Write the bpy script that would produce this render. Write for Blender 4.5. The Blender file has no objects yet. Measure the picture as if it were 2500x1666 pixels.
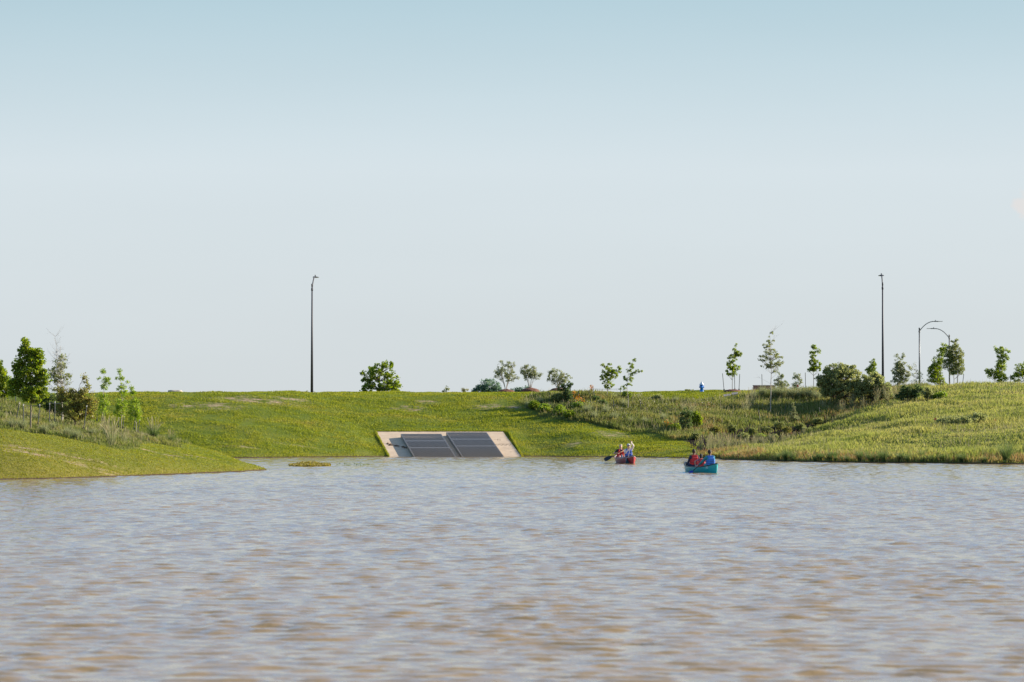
import bpy, bmesh, math, random
import numpy as np
from mathutils import Vector, Matrix
# ---------------------------------------------------------------- camera, sky, sun, exposure
SC = bpy.context.scene
COL = SC.collection
R = math.radians
CAMZ, HORY, FPX = 2.6, 1020.0, 100/36*2500
PITCH = math.atan((HORY-833)/FPX)
cd = bpy.data.cameras.new('camera'); cam = bpy.data.objects.new('camera', cd); COL.objects.link(cam)
cam.location = (0, 0, CAMZ); cam.rotation_euler = (math.pi/2+PITCH, 0, 0)
cd.lens = 100; cd.sensor_width = 36; cd.clip_start = 0.5; cd.clip_end = 20000
cd.dof.use_dof = True; cd.dof.focus_distance = 185; cd.dof.aperture_fstop = 2.8
SC.camera = cam
SUN_EL, SUN_AZ = R(20), R(72)      # azimuth clockwise from +Y (the view direction); 90 = right of the picture
w = bpy.data.worlds.new('World'); SC.world = w; w.use_nodes = True
nt = w.node_tree; nt.nodes.clear()
wo = nt.nodes.new('ShaderNodeOutputWorld'); bg = nt.nodes.new('ShaderNodeBackground')
sky = nt.nodes.new('ShaderNodeTexSky'); sky.sky_type = 'NISHITA'; sky.sun_disc = False
sky.sun_elevation = SUN_EL; sky.sun_rotation = SUN_AZ
sky.altitude = 0; sky.air_density = 1.0; sky.dust_density = 2.2; sky.ozone_density = 2.0
bg.inputs['Strength'].default_value = 0.0658
# thin high veil of cloud, strongest low down, plus one small cloud at the right
tc = nt.nodes.new('ShaderNodeTexCoord'); sep = nt.nodes.new('ShaderNodeSeparateXYZ')
nt.links.new(tc.outputs['Generated'], sep.inputs[0])
ramp = nt.nodes.new('ShaderNodeMapRange'); ramp.inputs['From Min'].default_value = 0.10; ramp.inputs['From Max'].default_value = 0.6
ramp.inputs['To Min'].default_value = 0.93; ramp.inputs['To Max'].default_value = 0.25
nt.links.new(sep.outputs['Z'], ramp.inputs['Value'])
vc = nt.nodes.new('ShaderNodeValToRGB'); el = vc.color_ramp.elements; el[0].position = 0.0; el[0].color = (.548, .588, .605, 1); el[1].position = 1.0; el[1].color = (.20, .36, .70, 1)
for q_, c_ in ((.087, (.545, .612, .650)), (.150, (.375, .515, .580)), (.175, (.24, .53, .93)), (.34, (.19, .50, 1.0))):
    e_ = el.new(q_); e_.color = (*c_, 1)
nt.links.new(sep.outputs['Z'], vc.inputs[0])
sc_ = nt.nodes.new('ShaderNodeVectorMath'); sc_.operation = 'SCALE'; sc_.inputs['Scale'].default_value = 10.0; nt.links.new(vc.outputs[0], sc_.inputs[0])
mix = nt.nodes.new('ShaderNodeMixRGB'); nt.links.new(sc_.outputs[0], mix.inputs['Color2'])
hz = nt.nodes.new('ShaderNodeTexNoise'); hz.inputs['Scale'].default_value = 2.2; hz.inputs['Detail'].default_value = 4; hm_ = nt.nodes.new('ShaderNodeMapping'); hm_.inputs['Scale'].default_value = (1, 1, 7)
nt.links.new(tc.outputs['Generated'], hm_.inputs[0]); nt.links.new(hm_.outputs[0], hz.inputs['Vector'])
hr = nt.nodes.new('ShaderNodeMapRange'); hr.inputs['From Min'].default_value = .3; hr.inputs['From Max'].default_value = .7; hr.inputs['To Min'].default_value = 9.75; hr.inputs['To Max'].default_value = 10.3
nt.links.new(hz.outputs[0], hr.inputs['Value']); nt.links.new(hr.outputs[0], sc_.inputs['Scale'])
nt.links.new(ramp.outputs[0], mix.inputs['Fac']); nt.links.new(sky.outputs[0], mix.inputs['Color1'])
cdir = Vector((( 2522-1250)/FPX, 1, math.tan(PITCH)+(833-492)/FPX)).normalized()
vs = nt.nodes.new('ShaderNodeVectorMath'); vs.operation = 'SUBTRACT'; vs.inputs[1].default_value = cdir
nt.links.new(tc.outputs['Generated'], vs.inputs[0])
vm = nt.nodes.new('ShaderNodeVectorMath'); vm.operation = 'MULTIPLY'; vm.inputs[1].default_value = (150, 150, 210)
nt.links.new(vs.outputs[0], vm.inputs[0])
ns = nt.nodes.new('ShaderNodeTexNoise'); ns.inputs['Scale'].default_value = 1.3; ns.inputs['Detail'].default_value = 5
nt.links.new(vm.outputs[0], ns.inputs['Vector'])
vl = nt.nodes.new('ShaderNodeVectorMath'); vl.operation = 'LENGTH'; nt.links.new(vm.outputs[0], vl.inputs[0])
ad = nt.nodes.new('ShaderNodeMath'); ad.operation = 'MULTIPLY_ADD'; ad.inputs[1].default_value = -1.0
nt.links.new(vl.outputs['Value'], ad.inputs[0])
mu = nt.nodes.new('ShaderNodeMath'); mu.operation = 'MULTIPLY'; mu.inputs[1].default_value = 2.2
nt.links.new(ns.outputs[0], mu.inputs[0]); nt.links.new(mu.outputs[0], ad.inputs[2])
cr = nt.nodes.new('ShaderNodeMapRange'); cr.inputs['From Min'].default_value = 0.0; cr.inputs['From Max'].default_value = 0.5
cr.inputs['To Max'].default_value = 0.8; nt.links.new(ad.outputs[0], cr.inputs['Value'])
mix2 = nt.nodes.new('ShaderNodeMixRGB'); mix2.inputs['Color2'].default_value = (6.1, 5.9, 5.8, 1)
nt.links.new(cr.outputs[0], mix2.inputs['Fac']); nt.links.new(mix.outputs[0], mix2.inputs['Color1'])
nt.links.new(mix2.outputs[0], bg.inputs['Color']); nt.links.new(bg.outputs[0], wo.inputs['Surface'])
sd = bpy.data.lights.new('sun', 'SUN'); sun = bpy.data.objects.new('sun', sd); COL.objects.link(sun)
sd.energy = 5.0; sd.angle = R(0.5); sd.color = (1.0, 0.90, 0.76)
sv = Vector((math.sin(SUN_AZ)*math.cos(SUN_EL), math.cos(SUN_AZ)*math.cos(SUN_EL), math.sin(SUN_EL)))
sun.rotation_euler = sv.to_track_quat('Z', 'Y').to_euler()
SC.view_settings.view_transform = 'Standard'; SC.view_settings.look = 'None'
SC.view_settings.exposure = 0.95; SC.view_settings.gamma = 1.0
SC.render.engine = 'CYCLES'
rng = np.random.default_rng(7); random.seed(7)
# ---------------------------------------------------------------- helpers
CT, ST = math.cos(PITCH), math.sin(PITCH)
def at(px, py, Y):
    """world point at depth Y seen at photograph position px, py"""
    u = (px-1250)/FPX; v = (833-py)/FPX; t = Y/(CT-v*ST)
    return Vector((u*t, Y, CAMZ+t*(ST+v*CT)))
def proj(x, y, z):
    dz = z-CAMZ; d = y*CT+dz*ST; up = -y*ST+dz*CT
    return 1250+FPX*x/d, 833-FPX*up/d
def tag(o, label=None, cat=None, group=None, kind=None):
    if label: o['label'] = label
    if cat: o['category'] = cat
    if group: o['group'] = group
    if kind: o['kind'] = kind
    return o
def empty(name, loc, rz=0):
    o = bpy.data.objects.new(name, None); COL.objects.link(o); o.location = loc; o.rotation_euler = (0, 0, rz)
    o.empty_display_size = 0.2
    return o
def mesh_np(name, V, F, mat, parent=None, smooth=False, loc=None, mats=None, midx=None):
    """V (n,3) array, F (m,k) array of one face size -> one mesh object"""
    V = np.ascontiguousarray(V, dtype=np.float32); F = np.ascontiguousarray(F, dtype=np.int32)
    me = bpy.data.meshes.new(name); m, k = F.shape
    me.vertices.add(len(V)); me.vertices.foreach_set('co', V.ravel())
    me.loops.add(m*k); me.loops.foreach_set('vertex_index', F.ravel())
    me.polygons.add(m); me.polygons.foreach_set('loop_start', np.arange(0, m*k, k, dtype=np.int32))
    me.polygons.foreach_set('loop_total', np.full(m, k, dtype=np.int32))
    if smooth: me.polygons.foreach_set('use_smooth', np.ones(m, dtype=bool))
    for mm in (mats or [mat]): me.materials.append(mm)
    if midx is not None: me.polygons.foreach_set('material_index', np.asarray(midx, dtype=np.int32))
    me.update(calc_edges=True)
    o = bpy.data.objects.new(name, me); COL.objects.link(o)
    if parent: o.parent = parent
    if loc is not None: o.location = loc
    return o
class MB:
    """collects boxes, tubes, discs; build() links them as one mesh object"""
    def __init__(s): s.bm = bmesh.new()
    def box(s, c, size, rot=None):
        M = Matrix.Translation(Vector(c))
        if rot is not None: M = M @ (rot.to_4x4() if hasattr(rot, 'to_4x4') else rot)
        bmesh.ops.create_cube(s.bm, size=1, matrix=M @ Matrix.Diagonal((*size, 1)))
        return s
    def tube(s, pts, radii, n=8, cap=True, flat=1.0):
        pts = [Vector(p) for p in pts]; rings = []
        if not hasattr(radii, '__len__'): radii = [radii]*len(pts)
        for i, p in enumerate(pts):
            d = (pts[min(i+1, len(pts)-1)]-pts[max(i-1, 0)])
            d = d.normalized() if d.length > 1e-9 else Vector((0, 0, 1))
            a = d.cross(Vector((0, 0, 1)) if abs(d.z) < .9 else Vector((0, 1, 0))).normalized(); b = d.cross(a)
            rings.append([s.bm.verts.new(p+(a*math.cos(t)+b*math.sin(t)*flat)*radii[i]) for t in [2*math.pi*k/n for k in range(n)]])
        for r0, r1 in zip(rings, rings[1:]):
            for k in range(n): s.bm.faces.new((r0[k], r0[(k+1) % n], r1[(k+1) % n], r1[k]))
        if cap: s.bm.faces.new(rings[0][::-1]); s.bm.faces.new(rings[-1])
        return s
    def ball(s, c, r, seg=12, rot=None):
        if not hasattr(r, '__len__'): r = (r, r, r)
        M = Matrix.Translation(Vector(c)) @ (rot.to_4x4() if rot is not None else Matrix.Identity(4))
        bmesh.ops.create_uvsphere(s.bm, u_segments=seg, v_segments=max(6, seg*2//3), radius=1, matrix=M @ Matrix.Diagonal((*r, 1)))
        return s
    def poly(s, pts, faces):
        v = [s.bm.verts.new(Vector(p)) for p in pts]
        for f in faces: s.bm.faces.new([v[i] for i in f])
        return s
    def bevel(s, w, seg=2):
        bmesh.ops.bevel(s.bm, geom=list(s.bm.edges), offset=w, segments=seg, affect='EDGES', profile=.5); return s
    def build(s, name, mat, parent=None, smooth=False, loc=None):
        bmesh.ops.recalc_face_normals(s.bm, faces=s.bm.faces)
        me = bpy.data.meshes.new(name); s.bm.to_mesh(me); s.bm.free(); me.materials.append(mat)
        if smooth:
            for p in me.polygons: p.use_smooth = True
        o = bpy.data.objects.new(name, me); COL.objects.link(o)
        if parent: o.parent = parent
        if loc is not None: o.location = loc
        return o
def fuse(name, mb, voxel, mat, parent, smooth_it=4):
    """fuse overlapping volumes into one continuous skin"""
    o = mb.build(name, mat)
    m = o.modifiers.new('r', 'REMESH'); m.mode = 'VOXEL'; m.voxel_size = voxel
    if smooth_it: q = o.modifiers.new('s', 'SMOOTH'); q.iterations = smooth_it; q.factor = .5
    dg = bpy.context.evaluated_depsgraph_get(); me = bpy.data.meshes.new_from_object(o.evaluated_get(dg))
    o.modifiers.clear(); old = o.data; o.data = me; bpy.data.meshes.remove(old); me.name = name
    if not me.materials: me.materials.append(mat)
    for p in me.polygons: p.use_smooth = True
    if parent: o.parent = parent
    return o
# ---- materials
def nodes(name):
    m = bpy.data.materials.new(name); m.use_nodes = True; t = m.node_tree
    return m, t, t.nodes['Principled BSDF'], t.nodes['Material Output']
def N(t, kind, **kw):
    n = t.nodes.new(kind)
    for k, v in kw.items():
        if k in n.inputs: n.inputs[k].default_value = v
        else: setattr(n, k, v)
    return n
def lk(t, a, b): t.links.new(a, b)
def noise(t, scale, detail=4, coord='Object', stretch=None, rough=.55):
    c = N(t, 'ShaderNodeTexCoord'); n = N(t, 'ShaderNodeTexNoise', Scale=scale, Detail=detail, Roughness=rough)
    if stretch:
        mp = N(t, 'ShaderNodeMapping'); mp.inputs['Scale'].default_value = stretch
        lk(t, c.outputs[coord], mp.inputs[0]); lk(t, mp.outputs[0], n.inputs['Vector'])
    else: lk(t, c.outputs[coord], n.inputs['Vector'])
    return n.outputs['Fac']
def rampn(t, fac, stops):
    r = N(t, 'ShaderNodeValToRGB'); e = r.color_ramp.elements
    while len(e) < len(stops): e.new(.5)
    for q, (p, c) in zip(e, stops): q.position = p; q.color = (*c, 1)
    lk(t, fac, r.inputs[0]); return r.outputs[0]
def mixc(t, fac, a, b):
    m = N(t, 'ShaderNodeMixRGB')
    for v, i in ((fac, 'Fac'), (a, 'Color1'), (b, 'Color2')):
        if hasattr(v, 'links') or hasattr(v, 'is_output'): lk(t, v, m.inputs[i])
        else: m.inputs[i].default_value = v if i == 'Fac' else (*v, 1)
    return m.outputs[0]
def plain(name, col, rough=.6, metal=0, var=.12, scale=6, bump=0, spec=.5):
    m, t, p, o = nodes(name)
    f = noise(t, scale)
    c = rampn(t, f, [(.3, tuple(x*(1-var) for x in col)), (.7, tuple(min(1, x*(1+var)) for x in col))])
    lk(t, c, p.inputs['Base Color']); p.inputs['Roughness'].default_value = rough; p.inputs['Metallic'].default_value = metal
    p.inputs['Specular IOR Level'].default_value = spec
    if bump:
        b = N(t, 'ShaderNodeBump', Strength=bump, Distance=.02); lk(t, noise(t, scale*4), b.inputs['Height']); lk(t, b.outputs[0], p.inputs['Normal'])
    return m
def leafy(name, stops, trans=.45, rough=.5, patch=None, pscale=.35, spec=.3):
    """foliage: colour varies from leaf to leaf, and over a lawn from patch to patch"""
    m, t, p, o = nodes(name)
    g = N(t, 'ShaderNodeNewGeometry'); c = rampn(t, g.outputs['Random Per Island'], stops)
    if patch:
        pn = noise(t, pscale, 6, stretch=(.55, 1, 1), rough=.72); c = mixc(t, .78, c, rampn(t, pn, patch))
    lk(t, c, p.inputs['Base Color']); p.inputs['Roughness'].default_value = rough; p.inputs['Specular IOR Level'].default_value = spec if rough < .65 else .05
    tr = N(t, 'ShaderNodeBsdfTranslucent'); hs = N(t, 'ShaderNodeHueSaturation', Saturation=1.15, Value=1.5); lk(t, c, hs.inputs['Color']); lk(t, hs.outputs[0], tr.inputs[0])
    mx = N(t, 'ShaderNodeMixShader', Fac=trans); lk(t, p.outputs[0], mx.inputs[1]); lk(t, tr.outputs[0], mx.inputs[2]); lk(t, mx.outputs[0], o.inputs[0])
    return m
def ev(a, b, c, d=None): return [(.0, a), (.5, b), (1., c)] if d is None else [(.0, a), (.35, b), (.7, c), (1., d)]
M = {}
M['leaf_fresh'] = leafy('fresh_leaf', ev((0.160,0.239,0.034), (0.262,0.353,0.051), (0.388,0.433,0.091)), trans=.5)
M['leaf_deep'] = leafy('deep_green_leaf', ev((0.114,0.171,0.025), (0.194,0.262,0.036), (0.319,0.342,0.057)), trans=.55)
M['leaf_olive'] = leafy('olive_leaf', ev((0.138,0.170,0.054), (0.215,0.246,0.078), (0.339,0.324,0.123)))
M['leaf_rust'] = leafy('rusty_olive_leaf', ev((0.194,0.125,0.051), (0.205,0.217,0.057), (0.308,0.308,0.080)), trans=.5)
M['leaf_pale'] = leafy('pale_leaf', ev((0.145,0.184,0.079), (0.223,0.249,0.117), (0.353,0.341,0.196)))
M['leaf_haze'] = leafy('haze_tinted_leaf', ev((0.105,0.165,0.120), (0.150,0.225,0.150), (0.210,0.285,0.165)))  # far bushes: bluish distance haze put into the leaf colour
M['leaf_lime'] = leafy('lime_leaf', ev((0.168,0.231,0.042), (0.231,0.294,0.053), (0.315,0.347,0.105)))
M['leaf_dark'] = leafy('dark_shrub_leaf', ev((0.072,0.111,0.039), (0.111,0.163,0.052), (0.182,0.221,0.078)))
M['leaf_willow'] = leafy('grey_green_leaf', ev((0.182,0.217,0.080), (0.274,0.296,0.114), (0.422,0.410,0.182)), trans=.5)
M['bark'] = plain('grey_bark', (.20,.16,.12), .9, bump=.4, scale=14)
M['bark_pale'] = plain('pale_bark', (.48,.40,.33), .85, bump=.3, scale=14)
M['bark_white'] = plain('whitish_dead_wood', (.50,.46,.41), .85, scale=14)
M['twig'] = plain('brown_twig', (.14,.10,.07), .9)
M['post'] = plain('green_black_steel_post', (.035,.045,.045), .6, scale=20)
M['post_top'] = plain('white_post_tip', (.55,.53,.48), .6)
M['wire'] = plain('wire', (.35,.33,.30), .5, metal=.6)
M['pole'] = plain('dark_bronze_pole', (.040,.036,.045), .6, metal=.1, var=.1)
M['pole_far'] = plain('grey_pole', (.12,.12,.12), .45, metal=.3)
M['lamp'] = plain('lamp_casing', (.09,.085,.085), .45, metal=.3)
M['lens'] = plain('lamp_lens', (.55,.50,.48), .25)
def rackmat():
    m, t, p, o = nodes('galvanised_steel'); g = N(t, 'ShaderNodeNewGeometry'); sp = N(t, 'ShaderNodeSeparateXYZ'); lk(t, g.outputs['Position'], sp.inputs[0])
    f = N(t, 'ShaderNodeMapRange'); f.inputs['From Min'].default_value = .9; f.inputs['From Max'].default_value = -.15; lk(t, sp.outputs['Z'], f.inputs[0])
    lk(t, mixc(t, f.outputs[0], (.21,.205,.195), (.24,.19,.13)), p.inputs['Base Color']); p.inputs['Roughness'].default_value = .5; p.inputs['Metallic'].default_value = .25; return m
M['rack'] = rackmat()
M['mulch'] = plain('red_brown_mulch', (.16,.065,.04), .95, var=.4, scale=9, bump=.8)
M['stone'] = plain('tan_stone', (.42,.36,.29), .9, var=.2, scale=3, bump=.5)
M['slab'] = plain('grey_slab', (.33,.29,.26), .9, var=.2, scale=3, bump=.3)
# ---------------------------------------------------------------- terrain heights
P = []
def cp(px, py, Y): v = at(px, py, Y); P.append((v.x, v.y, v.z))
def cz(px, Y, z): P.append(((px-1250)/FPX*Y, Y, z))
def shoreY(py): return FPX*CAMZ/(py-HORY)
far = [(-500,183,964),(-250,183,964),(0,183,964),(200,183,964),(400,183,963.5),(600,183.5,962.5),(750,186,961.5),(860,188,961),(952,189.4,960.8),
       (1060,189.8,960.5),(1170,190,960.3),(1273,190.2,960),(1360,189,959.5),(1450,187.5,959)]
for px, Ys, pc in far:
    zc = at(px, pc, Ys+27).z
    for d, z in ((-8,-1.2),(-3,-.55),(0,0),(3.6,.78),(7.4,1.6),(15,3.2),(20.5,4.22),(27,zc),(45,zc-.02),(70,zc)): cz(px, Ys+d, z)
for q in [(1530,1116.5,None),(1600,1118,None),(1650,1118.5,None),(1690,1119,None),(1750,1122,None),(1820,1124,None),(1900,1126.5,None),(2000,1128.5,None),
          (2100,1130,None),(2200,1131,None),(2300,1132,None),(2400,1133,None),(2500,1134,None),(2600,1134.5,None),(2800,1136,None),(3000,1136,None),
          (0,1172,None),(-150,1174,None),(-350,1176,None),(75,1170.5,None),(150,1169,None),(225,1166.5,None),(300,1164,None),(375,1161,None),(450,1158.5,None),(550,1154,None),(600,1152,None),(652,1149,None)]:
    Y = shoreY(q[1]); cz(q[0], Y, 0); cz(q[0], Y-3, -.55); cz(q[0], Y-9, -1.3)
for a in [(1530,1085,192.5),(1530,1050,198.5),(1530,1005,205.5),(1530,972,211.5),(1530,959,216),
          (1600,1085,191),(1600,1050,197),(1600,1000,206),(1600,968,213),(1600,958.5,218),
          (1690,1095,188),(1690,1060,195),(1690,1020,202),(1690,975,211),(1690,957.5,218),
          (1750,1105,184.5),(1750,1078,193),
          (1800,1098,186.5),(1800,1080,195),(1800,1040,200),(1800,1000,206),(1800,970,212),(1800,955.5,218),
          (1900,1082,190),(1900,1100,182),(1900,1065,199),(1900,1040,202),(1900,1000,207.5),(1900,968,213),(1900,954.5,218),
          (2000,1048,195),(2000,1085,183),(2000,1035,203),(2000,1000,208),(2000,965,213),(2000,953.5,219),
          (2100,1012,200),(2100,1060,184),(2100,990,209),(2100,960,215),(2100,952,221),
          (2200,975,207),(2200,1025,190),(2200,1080,174),(2200,950,218),
          (2300,952,211),(2300,1005,193),(2300,1060,177),(2300,1100,168),
          (2400,949,209),(2400,1000,191),(2400,1060,174.5),(2500,946,208),(2500,1000,190),(2500,1060,172),
          (2800,946,208),(2800,1000,190),(2800,1060,172),
          (0,1110,124),(0,1053,131),(0,1015,137),(0,984,145),(-250,1110,124),(-250,1040,131),(-250,984,145),
          (80,1110,126),(80,1053,133),(80,1025,139),(80,1002,146),
          (150,1110,127),(150,1064,134),(150,1038,141),(150,1020,147),
          (220,1110,129),(220,1072,136),(220,1048,143),(220,1037,148),
          (300,1112,131.5),(300,1080,139),(300,1058,149),(380,1115,134),(380,1090,142),(380,1073,150),
          (450,1122,137),(450,1102,142),(450,1088,150),(550,1127,141),(550,1113,147.5),(610,1137,143.5)]: cp(*a)
for a in [(1800,190.5,.4),(1900,195,.72),(2000,199,1.6),(2100,204,2.75),(0,152,3.2),(0,160,1.2),(0,168,-.5),(-250,152,3.2),(-250,160,1.2),(-250,168,-.5),(-500,152,3.2),(-500,168,-.5),(-500,131,2),
          (80,153,2.7),(80,161,.6),(80,168,-.6),(150,154,2.2),(150,161,.5),(150,168,-.6),(220,155,1.6),(220,162,0),(300,156,1.1),(300,162,-.1),(300,168,-.7),
          (380,157,.7),(380,163,-.4),(450,156,.5),(450,160,-.1),(450,166,-.7),(550,153,.05),(550,160,-.6),(550,170,-.9),(640,147,-.15),(640,155,-.8),(640,170,-.9),(700,140,-.9),(720,160,-1.1),
          (1530,240,4.6),(1690,240,4.6),(1800,240,4.65),(1900,240,4.7),(2000,240,4.7),(2100,240,4.75),(2250,235,4.75),(2400,235,4.8),(2500,235,4.85),(2800,235,4.9),
          (1690,262,4.6),(2100,262,4.75),(2500,262,4.85),(2800,262,4.9)]: cz(*a)
for px in range(700, 3001, 230):
    for Y in (105, 120, 138): cz(px, Y, -1.6)
for px in range(-500, 700, 200): cz(px, 104, -1.6)
P = np.array(P); CC = 1.6
def phi(r2): return np.sqrt(r2+CC*CC)
_n = len(P); d2 = ((P[:, None, :2]-P[None, :, :2])**2).sum(-1)
A = np.zeros((_n+3, _n+3)); A[:_n, :_n] = -phi(d2)+np.eye(_n)*0.05; A[:_n, _n] = 1; A[:_n, _n+1:] = P[:, :2]; A[_n, :_n] = 1; A[_n+1:, :_n] = P[:, :2].T
WW = np.linalg.solve(A, np.concatenate([P[:, 2], np.zeros(3)]))
def vnoise(x, y, seed=0):
    xi = np.floor(x).astype(np.int64); yi = np.floor(y).astype(np.int64); fx = x-xi; fy = y-yi
    fx = fx*fx*(3-2*fx); fy = fy*fy*(3-2*fy)
    def h(a, b):
        q = (a*374761393+b*668265263+seed*1442695041) & 0x7fffffff; q = ((q ^ (q >> 13))*1274126177) & 0x7fffffff
        return ((q ^ (q >> 16)) & 0xffff)/65535.0
    return (h(xi, yi)*(1-fx)+h(xi+1, yi)*fx)*(1-fy)+(h(xi, yi+1)*(1-fx)+h(xi+1, yi+1)*fx)*fy-.5
# the concrete apron lies in one plane
AB0 = at(952, 1115.6, 189.5); AT0 = at(919, 1055, 196.9); AB1 = at(1273, 1115.6, 189.5); AT1 = at(1238, 1055, 196.9)
AUP = (AT0-AB0); AX = Vector((1, 0, 0)); ANRM = AX.cross(AUP).normalized()
if ANRM.z < 0: ANRM = -ANRM
def apron_z(x, y): return AB0.z-(ANRM.x*(x-AB0.x)+ANRM.y*(y-AB0.y))/ANRM.z
def H(x, y, rough=True):
    x = np.atleast_1d(np.asarray(x, float)); y = np.atleast_1d(np.asarray(y, float)); out = np.empty(len(x))
    cx = np.clip(x, -42, 48); cy = np.clip(y, 106, 262)
    for i in range(0, len(x), 20000):
        a = cx[i:i+20000]; b = cy[i:i+20000]
        r2 = (a[:, None]-P[None, :, 0])**2+(b[:, None]-P[None, :, 1])**2
        out[i:i+20000] = -phi(r2) @ WW[:_n]+WW[_n]+WW[_n+1]*a+WW[_n+2]*b
    if rough:
        land = np.clip(out/.6, 0, 1)
        out = out+land*(.18*vnoise(x/4.1, y/4.1, 3)+.09*vnoise(x/1.5, y/1.1, 5)+.07*vnoise(x/.7, y/.5, 8)+np.clip((x-12)/8, 0, 1)*(y < 212)*.40*vnoise((.8*x+.6*y)/5.5, (.8*y-.6*x)/4.0, 9))
    u = (y-AB0.y)/AUP.y; xl = AB0.x+u*AUP.x; xr = xl+(AB1.x-AB0.x)
    d = np.maximum(np.maximum(xl-x, x-xr), np.maximum(y-AT0.y, -20-y*0)); k = np.clip(1-(d-.15)/1.6, 0, 1)
    k = np.where(y < AB0.y-6, 0, k*k*(3-2*k))
    return out*(1-k)+k*(apron_z(x, y)-.05+.07*np.clip(d/.5, 0, 1))
def gz(x, y): return float(H([x], [y])[0])
def hit(px, py, y0=112., y1=222.):
    """the point of the ground seen at px, py"""
    Y = np.arange(y0, y1, .25); u = (px-1250)/FPX; z = H(u*Y, Y); pp = proj(u*Y, Y, z)[1]
    ok = np.where((pp <= py) & (z > -.05))[0]
    i = ok[0] if len(ok) else int(np.argmin(pp))
    return Vector((u*Y[i], Y[i], z[i]))

M['leaf_raft'] = leafy('olive_water_plant_leaf', ev((.16,.13,.03), (.26,.22,.05), (.38,.33,.08)), trans=.3)
# ---------------------------------------------------------------- ground, water
def gp(*pts):
    out = []
    for p in pts:
        v = hit(*p) if len(p) == 2 else at(*p)
        out.append((v.x, v.y))
    return out
def inside(poly, x, y):
    x = np.asarray(x); y = np.asarray(y); c = np.zeros(x.shape, bool); n = len(poly); j = n-1
    for i in range(n):
        xi, yi = poly[i]; xj, yj = poly[j]
        q = ((yi > y) != (yj > y)) & (x < (xj-xi)*(y-yi)/((yj-yi) or 1e-9)+xi); c ^= q; j = i
    return c
BED = gp((1268,978),(1282,1000),(1320,1020),(1400,1034),(1470,1046),(1560,1056),(1640,1068),(1685,1084))+gp((1745,1098,186),(1800,1092,188),(1900,1080,191.5),(2000,1046,196),(2100,1010,201),(2200,973,208),(2262,955,212))+\
      gp((2262,950,221),(2150,952,222),(2000,956),(1850,964),(1800,972),(1700,982),(1640,980),(1600,974),(1500,968),(1400,965),(1340,963),(1295,968))
MUL = gp((1668,1078),(1760,1055),(1860,1046),(1950,1040),(2030,1022))+gp((2030,1038,198),(2000,1050,195),(1900,1085,189.5),(1800,1099,186),(1730,1107,184))
LBED = gp((-250,1048,130),(0,1053,131),(110,1064,133),(190,1076),(260,1091),(330,1092),(400,1086),(445,1087))+gp((450,1082,151),(380,1068,151),(300,1053,150),(220,1032,149),(150,1015,148),(80,998,146),(0,980,146),(-250,980,146))
RSH = [(at(1725,1120,178).x,176.5),(at(1700,1108,184).x,184),(at(1800,1098,186.5).x,187),(at(1900,1082,190).x,190.5),(at(2000,1048,195).x,195.5),(at(2100,1012,200).x,201),(at(2200,975,207).x,208),(at(2262,955,212).x,213),(60,216),(60,150),(at(2400,1130,165).x,150),(at(2100,1128,167).x,160)]
BLUR = 1.0
def zone_at(x, y, poly):     # soft, slightly ragged edge
    return inside(poly, x+1.1*vnoise(x/1.7, y/1.7, 21), y+1.1*vnoise(x/1.7, y/1.7, 22))
xs = np.concatenate([[-3000,-1500,-700,-350,-180,-100,-65], np.arange(-46, 52.01, .4), [60,75,110,190,360,700,1500,3000]])
ys = np.concatenate([[-400,-100,0,60,95], np.arange(104, 232.01, .4), [236,242,250,262,300,400,700,1500,3500,8000]])
GX, GY = np.meshgrid(xs, ys); gx = GX.ravel(); gy = GY.ravel(); gzz = H(gx, gy)
V = np.stack([gx, gy, gzz], 1); nx = len(xs); ny = len(ys)
ii = (np.arange(ny-1)[:, None]*nx+np.arange(nx-1)[None, :]).ravel()
F = np.stack([ii, ii+1, ii+nx+1, ii+nx], 1)
m, t, p, o = nodes('bank_ground')
def attr(t, n): a = N(t, 'ShaderNodeAttribute'); a.attribute_name = n; return a.outputs['Fac']
n1 = noise(t, .35, 5, rough=.65); n2 = noise(t, 2.2, 5, stretch=(.6, 1.2, 1), rough=.7); n3 = noise(t, 9, 3)
g1 = rampn(t, n1, [(.3, (.085,.13,.012)), (.5, (.125,.165,.018)), (.72, (.19,.19,.035))])
g2 = rampn(t, n2, [(.28, (.06,.10,.012)), (.5, (.135,.17,.02)), (.75, (.21,.22,.04))])
mow = mixc(t, .55, g1, g2)
mow = mixc(t, attr(t, 'dry'), mow, rampn(t, n2, [(.3, (.15,.15,.02)), (.7, (.27,.22,.05))]))
veg = rampn(t, n2, [(.25, (.05,.065,.02)), (.5, (.09,.11,.03)), (.75, (.15,.14,.06))])
col = mixc(t, attr(t, 'veg'), mow, veg)
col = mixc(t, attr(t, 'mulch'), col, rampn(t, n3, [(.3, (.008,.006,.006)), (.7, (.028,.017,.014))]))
bare = rampn(t, n3, [(.3, (.30,.18,.10)), (.7, (.60,.45,.33))])
bm_ = N(t, 'ShaderNodeMath', operation='MULTIPLY'); bm_.use_clamp = True
st = N(t, 'ShaderNodeMapRange'); st.inputs['From Min'].default_value = .45; st.inputs['From Max'].default_value = .60; lk(t, n2, st.inputs[0])
lk(t, attr(t, 'bare'), bm_.inputs[0]); lk(t, st.outputs[0], bm_.inputs[1])
col = mixc(t, bm_.outputs[0], col, bare)
gp_ = N(t, 'ShaderNodeNewGeometry'); gs_ = N(t, 'ShaderNodeSeparateXYZ'); lk(t, gp_.outputs['Position'], gs_.inputs[0]); wet = N(t, 'ShaderNodeMapRange'); wet.inputs['From Min'].default_value = .075; wet.inputs['From Max'].default_value = .035; lk(t, gs_.outputs['Z'], wet.inputs[0])
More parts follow.
